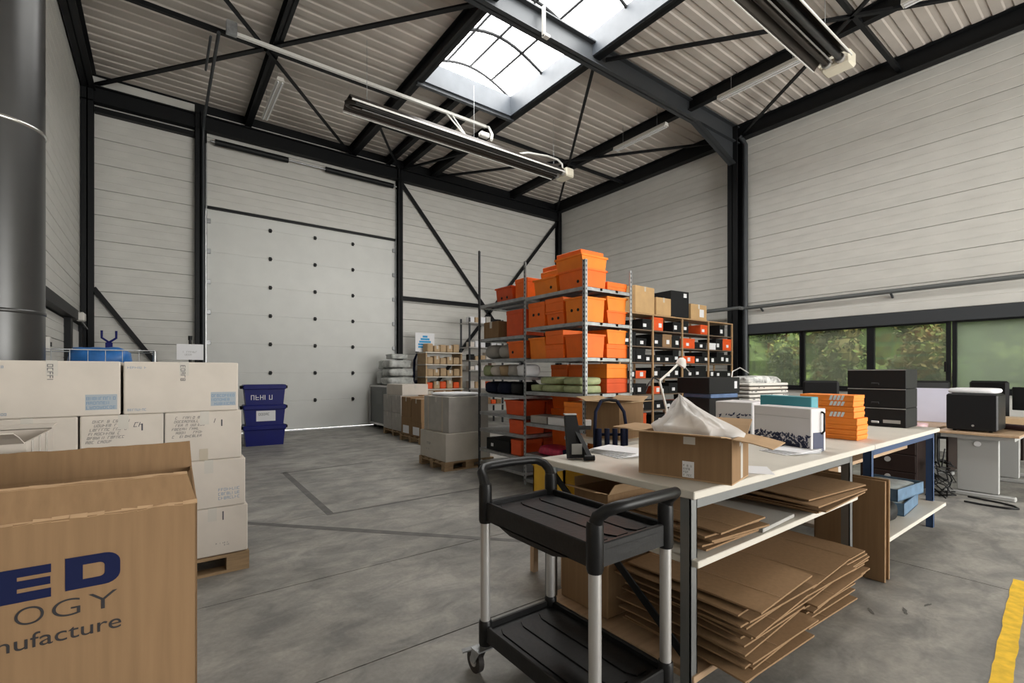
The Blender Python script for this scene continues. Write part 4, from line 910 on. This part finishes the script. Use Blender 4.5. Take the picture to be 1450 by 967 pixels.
# ================================================================== SERVICE TROLLEY
t = thing('service_trolley', 'black two tier service trolley with silver posts beside the bench', 'trolley', (0, 0, 0))
TX0, TX1, TY0, TY1 = 1.215, 1.645, 1.15, 1.87
def tray(z, h):
    b = MB(); g = .02
    b.box(TX0, TY0, z - h, TX1, TY1, z - .025)
    for a in ((TX0, TY0, TX0 + g, TY1), (TX1 - g, TY0, TX1, TY1), (TX0 + g, TY0, TX1 - g, TY0 + g), (TX0 + g, TY1 - g, TX1 - g, TY1)): b.box(a[0], a[1], z - .03, a[2], a[3], z, 0, .004)
    tr = b.build('tray', BLACKT, t)
    for x, w in ((TX0 + .10, .05), (TX0 + .215, .05), (TX0 + .33, .05)):
        p = [(x - w, TY0 + .1), (x - w, TY1 - .1), (x - w * .6, TY1 - .06), (x + w * .6, TY1 - .06), (x + w, TY1 - .1), (x + w, TY0 + .1), (x + w * .6, TY0 + .06), (x - w * .6, TY0 + .06)]
        MB().prism([(a * 1, c) for a, c in p], 'z', z - .0255, z - .019).build('raised_rib', BLACKT, tr)
    return tr
tray(.80, .085); tray(.225, .07)
MB().prism([(TY0 + .12, .72), (TY1 - .12, .72), (TY1 - .22, .695), (TY0 + .22, .695)], 'x', TX0, TX0 + .02).build('apron', BLACKT, t)
for x in (TX0 + .012, TX1 - .012):
    for y in (TY0 + .012, TY1 - .012):
        MB().cyl((x, y, .20), (x, y, .74), .023, 16).build('post', ALU, t)
        MB().tube([(x, y, .70), (x, y, .715), (x, y, .86), (x, y, .88)], [.027, .031, .031, .028], 16).build('upper_collar', BLACKP, t)
        MB().tube([(x, y, .13), (x, y, .14), (x, y, .235), (x, y, .245)], [.028, .031, .031, .027], 16).build('lower_collar', BLACKP, t)
for y, s in ((TY0 + .012, -1), (TY1 - .012, 1)):
    pts = []; xa, xb = TX0 + .012, TX1 - .012
    for p in ((xa, 0, .865), (xa, .015, .90), (xa + .008, .045, .925), (xa + .035, .07, .94), (xa + .08, .08, .944), ((xa + xb) / 2, .085, .946), (xb - .08, .08, .944), (xb - .035, .07, .94), (xb - .008, .045, .925), (xb, .015, .90), (xb, 0, .865)):
        pts.append((p[0], y + s * p[1], p[2]))
    MB().tube(pts, [.026, .024, .022, .021, .021, .022, .021, .021, .022, .024, .026], 14).build('handle', BLACKP, t)
for x in (TX0 + .012, TX1 - .012):
    for y in (TY0 + .012, TY1 - .012):
        dx = -.035 if x < 1.4 else .0; dy = .03 if y > 1.5 else -.02; cx, cy = x + dx, y + dy
        w = MB().cyl((cx - .013, cy, .055), (cx + .013, cy, .055), .055, 22).build('castor', RUBBER, t)
        MB().cyl((cx - .016, cy, .055), (cx + .016, cy, .055), .026, 14).build('hub', ALU, w)
        f = MB()
        for sx in (-.019, .019): f.prism([(cy - .018, .05), (cy + .018, .05), (y + .03, .118), (y - .03, .118)], 'x', cx + sx - .002, cx + sx + .002)
        f.box(min(cx, x) - .025, y - .032, .116, max(cx, x) + .025, y + .032, .122); f.cyl((x, y, .12), (x, y, .135), .018, 12); f.build('fork', GALV, w)
        if x < 1.4: MB().bar((cx, cy + .01, .108), (cx - .055, cy + .03, .10), .03, .006).build('brake_pedal', GALV, w)
# ================================================================== ON THE WORKBENCH
ZT = .9015
t = open_carton('open_carton', 'open brown carton with plastic bag at the near end of the bench', (2.11, 1.345, ZT), .27, .44, .205, R(13), KRAFT, KRAFTIN, {'-x': (.13, 14), '+x': (.13, 35), '-y': (.16, -4), '+y': (.15, 10)})
decal(t, (-.135, .0, .01), LX, FZ, .055, .075, PAPER, 'label_sheet', .001); glyphs(t, (-.1365, -.005, .015), LX, FZ, .045, .06, 4, INK, 'printed_text', .5, 71)
decal(t, (-.135, -.005, .165), LX, FZ, .055, .035, TAPEW, 'label_sheet', .001); decal(t, (.0, -.22, .01), FX, FZ, .035, .16, TAPEW, 'tape', .001)
n = 26; vs = []; fs = []; rp = random.Random(14); ph = [rp.uniform(0, 6.3) for _ in range(8)]
for i in range(12):
    k = i / 11
    for j in range(n):
        a = 2 * math.pi * j / n; r = (1 - k) ** 1.25; wob = 1 + .20 * math.sin(7 * a + ph[0] + 3 * k) * (1 - k * .5) + .12 * math.sin(13 * a + ph[1]) + .07 * math.sin(19 * a + 9 * k)
        nk = .68 if i == 0 else 1; vs.append((.13 * nk * r * wob * math.cos(a) + .05 * k, .205 * nk * r * wob * math.sin(a) - .02 + .11 * k, .10 if i == 0 else .205 + .185 * k ** .9 + .012 * math.sin(5 * a + 8 * k) * (1 - k) + .006 * math.sin(17 * a - 11 * k)))
for i in range(11):
    for j in range(n): fs.append((i * n + j, i * n + (j + 1) % n, (i + 1) * n + (j + 1) % n, (i + 1) * n + j))
o = MB().add(vs, fs, 0, True).build('plastic_bag', BAG, None, (2.11, 1.345, ZT), R(13)); tag(o, 'crumpled clear plastic bag rising out of the open carton', 'bag')
# scanner terminal on its stand
t = thing('scanner_terminal', 'black handheld terminal leaning on its stand at the bench corner', 'terminal', (1.96, 2.02, ZT), R(-30))
MB().add([Vector(p) for p in ((-.045, -.07, .01), (.045, -.07, .01), (.05, -.02, .0), (-.05, -.02, .0), (-.035, .09, .245), (.035, .09, .245), (.035, .125, .232), (-.035, .125, .232))], [(0, 1, 5, 4), (2, 3, 7, 6), (4, 5, 6, 7), (0, 3, 2, 1), (0, 4, 7, 3), (1, 2, 6, 5)]).build('body', BLACKB, t)
MB().box(-.03, -.062, .03, .03, -.058, .09).build('keypad', DGREY, t); MB().bar((.02, .05, .15), (.06, -.10, .015), .03, .03).build('kickstand', BLACKB, t); MB().cyl((.03, -.105, .016), (.09, -.105, .016), .016, 12).build('stand_foot', BLACKB, t)
MB().box(.03, .06, .155, .12, .10, .18, 0, .006).build('side_arm', BLACKB, t); MB().box(-.037, .088, .243, .037, .127, .25).build('head_cap', DGREY, t); MB().box(.085, .06, .18, .12, .095, .215).build('cradle', ALU, t)
# papers
for k in range(5):
    tag(B(-.105, -.15, 0, .105, .15, .004, .001).build('paper_stack', PAPER, None, (2.27 + .008 * k, 1.98 - .006 * k, ZT + .006 * k), R(-8 + 5 * k)), 'white paper bundle beside the terminal, %s from the bottom' % ORD[k], 'paper', 'papers on the bench')
tag(B(-.075, -.105, 0, .075, .105, .001).build('paper_sheet', PAPER, None, (2.46, 1.215, ZT), R(-55)), 'loose paper sheet hanging over the bench edge', 'paper'); 
for k in range(4): tag(B(-.10, -.14, 0, .10, .14, .003, .0008).build('paper_sheet', PAPER, None, (3.2 + .012 * k, 1.36 - .006 * k, ZT + .005 * k), R(70 + 6 * k)), 'white sheet fanned out before the patterned box, %s from the bottom' % ORD[k], 'paper', 'papers on the bench')
# patterned boxes standing on edge, teal box, orange boxes, black drawers
def leafy(o, x, y0, y1, z0, z1, n, seed):
    rl = random.Random(seed); b = MB(); 
    for i in range(n):
        cy = rl.uniform(y1 + .012, y0 - .012); k = rl.random() ** 1.7; cz = z0 + (z1 - z0) * k; a = rl.uniform(0, 3.1); L = rl.uniform(.008, .018); wd = L * .45
        ux, uz = math.cos(a), math.sin(a)
        b.add([(x, cy + ux * L, cz + uz * L), (x, cy - uz * wd, cz + ux * wd), (x, cy - ux * L, cz - uz * L), (x, cy + uz * wd, cz - ux * wd)], [(0, 1, 2, 3)])
    q = b.build('leaf_print', mat('leaf_ink', (.022, .028, .075), .6), o); q['kind'] = 'stuff'
GIFT = mat('gift_white', (.60, .575, .58), .5)
o = tag(B(-.07, -.21, 0, .07, .21, .272, .004).build('gift_box', GIFT, None, (3.41, 1.46, ZT), R(-14)), 'pale gift box with dark blue leaf print facing the camera', 'box', 'gift boxes on the bench')
leafy(o, -.0708, .21, -.21, .022, .10, 330, 3); MB().box(-.0712, -.20, .208, -.0702, .20, .210).build('lid_line', DGREY, o); MB().tube([(.03, -.212, .25), (.03, -.228, .24), (.03, -.228, .13), (.03, -.212, .11)], .006, 6).build('handle_cord', BLACKP, o); MB().box(-.05, -.2115, .0, .05, -.2103, .12).build('dark_side_print', mat('leaf_ink', (0, 0, 0)), o)
tag(B(-.04, -.19, 0, .04, .19, .335, .004).build('teal_box', TEAL, None, (3.62, 1.55, ZT), R(-10)), 'teal box standing behind the pale gift box', 'box')
o = tag(B(-.16, -.14, 0, .16, .14, .27, .004).build('gift_box', GIFT, None, (3.80, 1.98, ZT), R(5)), 'low leaf printed gift box behind the teal box', 'box', 'gift boxes on the bench'); leafy(o, -.1608, .14, -.14, .022, .18, 110, 8)
for k, (h, w, dx) in enumerate(((.036, .40, 0), (.036, .40, .0), (.036, .4, .005), (.05, .40, .0), (.045, .37, -.012), (.036, .37, -.014), (.04, .36, -.012), (.045, .37, -.016))):
    z0 = ZT + sum((.036, .036, .036, .05, .045, .036, .04, .045)[:k]) + k * .0012
    o = thing('shoe_box', 'orange lidded box in the bench stack, %s from the bottom' % ORD[k], 'box', (4.22 + dx, 1.48, z0), R(-1), 'orange boxes stacked on the bench')
    B(-.10, -w / 2 + .003, 0, .10, w / 2 - .003, h - .002, .002).build('body', ORANGE2, o); B(-.103, -w / 2, h * .45, .103, w / 2, h, .002).build('lid', ORANGE2, o)
    if k in (4, 6, 7): 
        for q in range(4): MB().add([(-.1037, -.02 - q * .025, h * .15), (-.1037, -.038 - q * .025, h * .15), (-.1037, -.05 - q * .025, h * .95), (-.1037, -.032 - q * .025, h * .95)], [(0, 1, 2, 3)]).build('lettering', PAPER, o)
for k in range(3):
    o = thing('black_case', 'black drawer case in the stack of three, ' + ('bottom', 'middle', 'top')[k], 'case', (5.40, 1.31, ZT + k * .178), 0, 'black cases stacked on the bench')
    B(0, 0, 0, .34, .455, .176, .004).build('body', BLACKB, o); B(-.003, .003, .166, .0, .452, .172).build('trim', DGREY, o); B(-.012, .20, .03, 0, .26, .05, .003).build('handle', ALU if k == 0 else BLACKP, o)
    if k == 0: decal(o, (-.001, .17, .035), LX, FZ, .13, .03, DGREY, 'name_plate', .002)
# ================================================================== BEHIND THE BENCH
t = thing('hand_truck', 'dark tubular hand truck standing behind the bench', 'hand truck', (2.95, 2.62, 0), R(-35))
for x in (-.13, .13): MB().tube([(x, 0, .1), (x, .0, .95), (x * .9, .03, 1.08), (x * .5, .06, 1.17)], .014, 8).build('upright', NAVYF, t)
MB().tube([(-.065, .06, 1.17), (0, .065, 1.18), (.065, .06, 1.17)], .014, 8).build('grip', BLACKP, t)
for z in (.35, .65, .9): MB().cyl((-.13, 0, z), (.13, 0, z), .012, 8).build('crossbar', NAVYF, t)
MB().box(-.2, -.22, .03, .2, .0, .04).build('toe_plate', STEELG, t)
for x in (-.2, .2): MB().cyl((x - .02, .05, .11), (x + .02, .05, .11), .11, 18).build('wheel', RUBBER, t)
for k in range(4): MB().tube([(-.1 + .065 * k, -.02, .95), (-.1 + .065 * k, -.03, .75), (-.09 + .06 * k, -.03, .62)], .022, 8).build('strap', NAVYF, t)
t = thing('side_table', 'long side table behind the workbench', 'table', (0, 0, 0))
B(3.35, 2.92, .715, 7.25, 3.60, .75, .004).build('tabletop', LAM, t)
for x in (3.4, 5.3, 7.17):
    for y in (2.95, 3.54): B(x, y, 0, x + .04, y + .04, .714).build('leg', STEELG, t)
open_carton('open_carton', 'open pale brown carton behind the plastic bag', (3.72, 3.25, .7515), .42, .40, .36, R(6), KRAFT, KRAFTD, {'+y': (.16, 20), '+x': (.12, 30), '-y': (.13, 12), '-x': (.13, 10)})
carton('black_box', 'lower long black box on the side table', (5.62, 3.35, .7515), .62, .44, .34, R(-4), BLACKB, 'black boxes on the side table', tapes=''); 
tag(B(-.27, -.2, 0, .27, .2, .05, .006).build('blue_folder', mat('folder_blue', (.12, .2, .38), .4, 0, .3, 8), None, (5.62, 3.33, 1.0935), R(-5)), 'blue plastic folder between the two black boxes', 'folder')
o = carton('black_box', 'upper long black box with a white sticker on the side table', (5.62, 3.36, 1.1455), .64, .46, .20, R(-3), BLACKB, 'black boxes on the side table', tapes=''); decal(o, (.2, -.23, .06), FX, FZ, .06, .09, PAPER, 'sticker', .001)
t = thing('desk_lamp', 'white jointed desk lamp with a round head', 'lamp', (4.45, 3.18, .7515))
MB().cyl((0, 0, 0), (0, 0, .025), .1, 24).build('base', LAMPW, t); MB().tube([(0, 0, .02), (.04, 0, .25), (-.06, .02, .56)], .013, 8).build('lower_arm', LAMPW, t); MB().tube([(-.06, .02, .56), (.10, .0, .66), (.26, -.02, .77)], .012, 8).build('upper_arm', LAMPW, t)
MB().tube([(.26, -.02, .73), (.27, -.03, .75), (.275, -.03, .80), (.275, -.03, .82)], [.06, .058, .045, .02], 18).build('head', LAMPW, t); MB().tube([(.30, -.03, .75), (.38, -.02, .70), (.46, -.01, .66)], .006, 6).build('spring', ALU, t); MB().tube([(-.06, .02, .56), (-.14, .04, .60), (-.22, .05, .52), (-.26, .05, .45)], .009, 6).build('cable', BLACKP, t)
GW = mat('basket_white', (.62, .60, .56), .6)
t = thing('woven_crate', 'white woven crate with black marks on the side table', 'crate', (6.55, 3.22, .7515), R(-8))
for z in range(10): MB().box(-.42, -.2, .03 + z * .05, .42, .2, .065 + z * .05, 0, .01).build('band', GW if z % 4 else WCARD, t)
q = MB(); rl = random.Random(5)
for i in range(60): x = -.4 + .8 * rl.random(); z = .05 + .05 * rl.randrange(9); q.box(x, -.203, z, x + .02, -.2005, z + .012)
q = q.build('black_marks', INK, t); q['kind'] = 'stuff'
lumpy('contents', [mat('cow_print', (.6, .6, .58), .6, 0, 1, 14, 0, None, None, (.02, .02, .02))], .76, .34, .12, 6, .06, t, (0, 0, .49), 10, .5)
tag(MB().tube([(6.02, 3.3, .752), (6.03, 3.3, 1.2), (6.1, 3.3, 1.42), (6.25, 3.28, 1.47), (6.42, 3.25, 1.40)], .008, 6).cyl((6.02, 3.3, .752), (6.02, 3.3, .77), .07, 16).build('microphone_arm', ALU), 'thin curved metal arm beside the woven crate', 'lamp')
t = thing('yellow_crate', 'yellow plastic crate behind the far bench corner', 'crate', (2.36, 2.44, .50))
b = MB()
for a in ((-.24, -.16, 0, .24, .16, .01), (-.24, -.16, 0, .24, -.148, .28), (-.24, .148, 0, .24, .16, .28), (-.24, -.16, 0, -.228, .16, .28), (.228, -.16, 0, .24, .16, .28)): b.box(*a)
b.build('body', YEL, t); MB().box(-.25, -.17, .25, .25, -.155, .28).box(-.25, .155, .25, .25, .17, .28).box(-.25, -.17, .25, -.235, .17, .28).box(.235, -.17, .25, .25, .17, .28).build('rim', YEL, t)
t = thing('wooden_stool', 'low wooden stand under the yellow crate', 'stand', (2.36, 2.44, 0)); B(-.28, -.2, .46, .28, .2, .4985, .004).build('top', DESKW, t)
for x in (-.25, .21):
    for y in (-.18, .14): B(x, y, 0, x + .04, y + .04, .459).build('leg', DESKW, t)
# ================================================================== DESKS BY THE WINDOWS
def desk(label, x0, y0, x1, y1, legx):
    t = thing('office_desk', label, 'desk', (0, 0, 0)); B(x0, y0, .705, x1, y1, .73, .003).build('desktop', DESKW, t); B(x0 + .05, y0 + .04, .66, x1 - .05, y1 - .04, .704).build('under_frame', DGREY, t)
    for x in legx:
        ym = (y0 + y1) / 2
        B(x, ym - .17, .06, x + .07, ym + .17, .659, .004).build('leg_column', DGREY, t); B(x - .01, y0 + .04, .0, x + .08, y1 - .04, .05, .01).build('foot', DGREY, t); MB().cyl((x - .006, ym, .6), (x, ym, .6), .03, 14).build('cover_cap', PAPER, t)
    B(x0 + .3, y1 - .06, .2, x1 - .1, y1 - .04, .659).build('modesty_panel', DESKD, t)
    return t
desk('wooden desk with grey leg column holding the black computer', 7.28, .82, 8.95, 1.50, (7.40, 8.75))
desk('wooden desk behind it against the window strip', 7.05, 1.56, 8.9, 2.35, (7.6, 8.7))
desk('far wooden desk under the fourth window', 9.2, .3, 10.7, 1.1, (9.3, 10.5))
t = thing('drawer_unit', 'dark wooden drawer pedestal between bench and desk', 'drawer unit', (7.0, 1.6, 0)); B(.0, .0, .02, .42, .55, .655, .004).build('body', DESKD, t)
for k in range(3): o = B(-.014, .01, .04 + k * .205, 0, .54, .235 + k * .205, .003).build('drawer', DESKD, t); MB().cyl((-.03, .27, .17 + k * .205), (-.014, .27, .17 + k * .205), .03, 12).build('knob', ALU, o)
t = thing('computer_tower', 'black computer tower with papers on top', 'computer', (7.42, 1.0, .7315))
B(0, 0, .015, .48, .43, .43, .018).build('case', BLACKP, t); B(-.006, .01, .02, .0, .42, .42, .004).build('front_bezel', BLACKB, t); MB().cyl((-.01, .2, .07), (-.006, .2, .07), .012, 12).build('power_button', ALU, t)
for x in (.05, .4):
    for y in (.05, .35): B(x, y, 0, x + .03, y + .03, .016).build('foot', RUBBER, t)
lumpy('paper_pile_shape', [PAPER], .46, .42, .06, 4, .03, None, (7.67, 1.22, 1.164), 8, .35)
o = bpy.data.objects['paper_pile_shape']; o.name = 'paper_bundle'; tag(o, 'crumpled white paper bundle lying on the computer tower', 'paper')
tag(B(-.012, -.42, 0, .012, .42, .46, .004).build('desk_screen', LILAC, None, (8.45, 2.0, .7315), R(8)), 'pale lilac desk divider in front of the windows', 'divider')
carton('carton', 'small brown carton beside the black cases', (7.25, 1.95, .7315), .16, .2, .17, R(12), KRAFTD)
tag(lumpy('pink_cloth', [mat('pink_paper', (.62, .42, .44), .7)], .28, .22, .07, 12, .05, None, (7.3, 1.69, .7315), 8, .4), 'pale pink paper heap on the desk behind the bench', 'paper')
tag(lumpy('red_ball', [mat('red_plastic', (.35, .02, .04), .4)], .1, .1, .1, 2, .0, None, (7.5, 2.1, .7315), 8, 1), 'small dark red ball on the desk behind the bench', 'ball')
carton('carton', 'open topped pale carton at the right edge on the far desk', (9.62, .62, .7315), .5, .4, .18, R(-10), KRAFTD, None, TAPEW); carton('carton', 'flat pale carton beside the computer tower', (8.45, .98, .7315), .36, .26, .12, R(8), KRAFTD, None, TAPEW)
tag(B(-.2, -.15, 0, .2, .15, .03, .004).build('paper_bundle', PAPER, None, (9.62, .62, .9135), R(12)), 'white papers lying on the pale carton at the right', 'paper'); tag(MB().cyl((-.12, 0, .036), (.12, 0, .036), .035, 14).build('tape_roll', mat('roll_dark', (.05, .02, .025), .5), None, (7.98, .93, .7315), R(60)), 'dark roll lying on the desk beside the computer', 'roll')
def chair(label, x, y, rz):
    t = thing('office_chair', label, 'chair', (x, y, 0), rz, 'office chairs by the windows')
    B(-.25, -.25, .44, .25, .25, .52, .03).build('seat', BLACKB, t); b = B(-.24, .22, .62, .24, .29, 1.28, .03).build('backrest', BLACKB, t); MB().bar((0, .25, .45), (0, .28, .8), .06, .02).build('back_support', BLACKP, t)
    MB().cyl((0, 0, .1), (0, 0, .44), .03, 10).build('column', BLACKP, t)
    for k in range(5):
        a = 2 * math.pi * k / 5; lg = MB().bar((0, 0, .1), (.28 * math.cos(a), .28 * math.sin(a), .075), .04, .03).build('base_arm', BLACKP, t); MB().cyl((.28 * math.cos(a) - .015, .28 * math.sin(a), .03), (.28 * math.cos(a) + .015, .28 * math.sin(a), .03), .03, 10).build('castor', RUBBER, lg)
    for s in (-1, 1): MB().tube([(s * .26, .15, .47), (s * .29, .1, .66), (s * .29, -.15, .68)], .018, 8).build('armrest', BLACKP, t)
chair('black office chair in front of the fourth window', 9.9, 1.55, R(-110)); chair('black office chair between the woven crate and the black cases', 8.1, 3.0, R(-70)); chair('black office chair behind the computer tower', 9.35, 1.9, R(-60))
t = thing('monitor', 'black computer screen at the right end of the desks', 'monitor', (10.1, .95, .7315), R(-100)); B(-.27, -.015, .12, .27, .02, .46, .008).build('screen', BLACKB, t); B(-.03, -.0, .01, .03, .05, .2).build('neck', BLACKP, t); B(-.12, -.08, 0, .12, .1, .012, .003).build('foot', BLACKP, t)
# cables
rc = random.Random(4)
t = thing('cable_tangle', 'tangled bundle of black cables under the desk', 'cables', (7.16, 1.42, 0))
for k in range(7):
    p = [(rc.uniform(-.1, .1), rc.uniform(-.1, .1), .42 + rc.uniform(-.1, .12))]
    for i in range(7): p.append((rc.uniform(-.15, .15), rc.uniform(-.13, .13), max(.012, .40 - .058 * i + rc.uniform(-.08, .06))))
    p.append((rc.uniform(-.15, .15), rc.uniform(-.13, .13), .008)); MB().tube(p, .007, 6).build('cable', BLACKP, t)
tag(MB().tube([(7.30, 1.22, .012), (7.26, 1.10, .012), (7.22, .95, .012), (7.14, .84, .012), (7.04, .80, .012), (6.98, .88, .012), (6.97, 1.05, .012), (7.0, 1.2, .012)], .010, 8).build('power_cable', BLACKP), 'black cable looped on the floor before the desk foot', 'cable')
# ================================================================== OUTSIDE
struct(B(XR + .25, -14, -.1, 45, 24, -.02).build('ground_outside', GRASS))
def leaves(b, blobs, n, rl, s0=.07, s1=.14):
    for i in range(n):
        bx, by, bz, br = rl.choice(blobs); d = Vector((rl.gauss(0, 1), rl.gauss(0, 1), rl.gauss(0, 1))).normalized() * br * (.8 + .25 * rl.random())
        p = Vector((bx + d.x, by + d.y, max(.1, bz + d.z))); u = Vector((rl.gauss(0, 1), rl.gauss(0, 1), rl.gauss(0, 1))).normalized(); v = u.orthogonal().normalized(); L = rl.uniform(s0, s1)
        b.add([p - u * L, p + v * L * .5, p + u * L, p - v * L * .5], [(0, 1, 2, 3)], 0 if rl.random() < .7 else 1)
def core(b, blobs, k=.86):
    for bx, by, bz, br in blobs:
        vs = []; fs = []; n = 6
        for i in range(n + 1):
            for j in range(10):
                a, c = math.pi * i / n, 2 * math.pi * j / 10; vs.append((bx + br * k * math.sin(a) * math.cos(c), by + br * k * math.sin(a) * math.sin(c), max(.05, bz + br * k * math.cos(a))))
        for i in range(n):
            for j in range(10): fs.append((i * 10 + j, i * 10 + (j + 1) % 10, (i + 1) * 10 + (j + 1) % 10, (i + 1) * 10 + j))
        b.add(vs, fs, 1)
def tree(label, x, y, h, r, m, seed, n=2200):
    t = thing('garden_tree', label, 'tree', (x, y, -.02), 0, 'trees outside the windows'); rl = random.Random(seed)
    MB().tube([(0, 0, 0), (.05, .03, h * .4), (-.04, .02, h * .8)], [.12, .10, .05], 10).build('trunk', BARK, t)
    b = MB(); blobs = [(rl.uniform(-.4, .4) * r, rl.uniform(-.45, .45) * r, h * (.12 + .8 * i / 9), r * rl.uniform(.38, .52)) for i in range(10)]
    core(b, blobs); leaves(b, blobs, n, rl, .05, .10); b.build('crown', [m, FOL[(seed + 1) % 4]], t)
for i, (x, y, h, k) in enumerate(((14.4, 9.0, 3.6, 0), (14.9, 6.7, 4.2, 1), (14.3, 5.0, 3.4, 0), (14.8, 3.4, 4.0, 3), (14.4, 1.7, 3.6, 1), (14.7, .1, 4.0, 2), (14.4, -1.6, 3.6, 0))): tree('leafy tree outside the windows, %s from the racks' % ORD[i], x, y, h, .95, FOL[k], 100 + i)
rl = random.Random(77); b = MB(); blobs = [(rl.uniform(-.5, .5), -8 + 20 * i / 59 + rl.uniform(-.3, .3), rl.choice([.8, 2.0, 3.2, 4.3]) + rl.uniform(-.3, .3), rl.uniform(1.0, 1.3)) for i in range(60)]
core(b, blobs, .9); leaves(b, blobs, 16000, rl, .09, .17)
t = thing('tall_hedge', 'tall dense green hedge behind the trees outside the windows', 'hedge', (18.0, 2.5, -.02)); b.build('foliage', [FOL[0], FOL[2]], t); B(-.5, -8.8, .02, .5, 12.6, 4.4, .3).build('inner_branches', FOL[2], t)
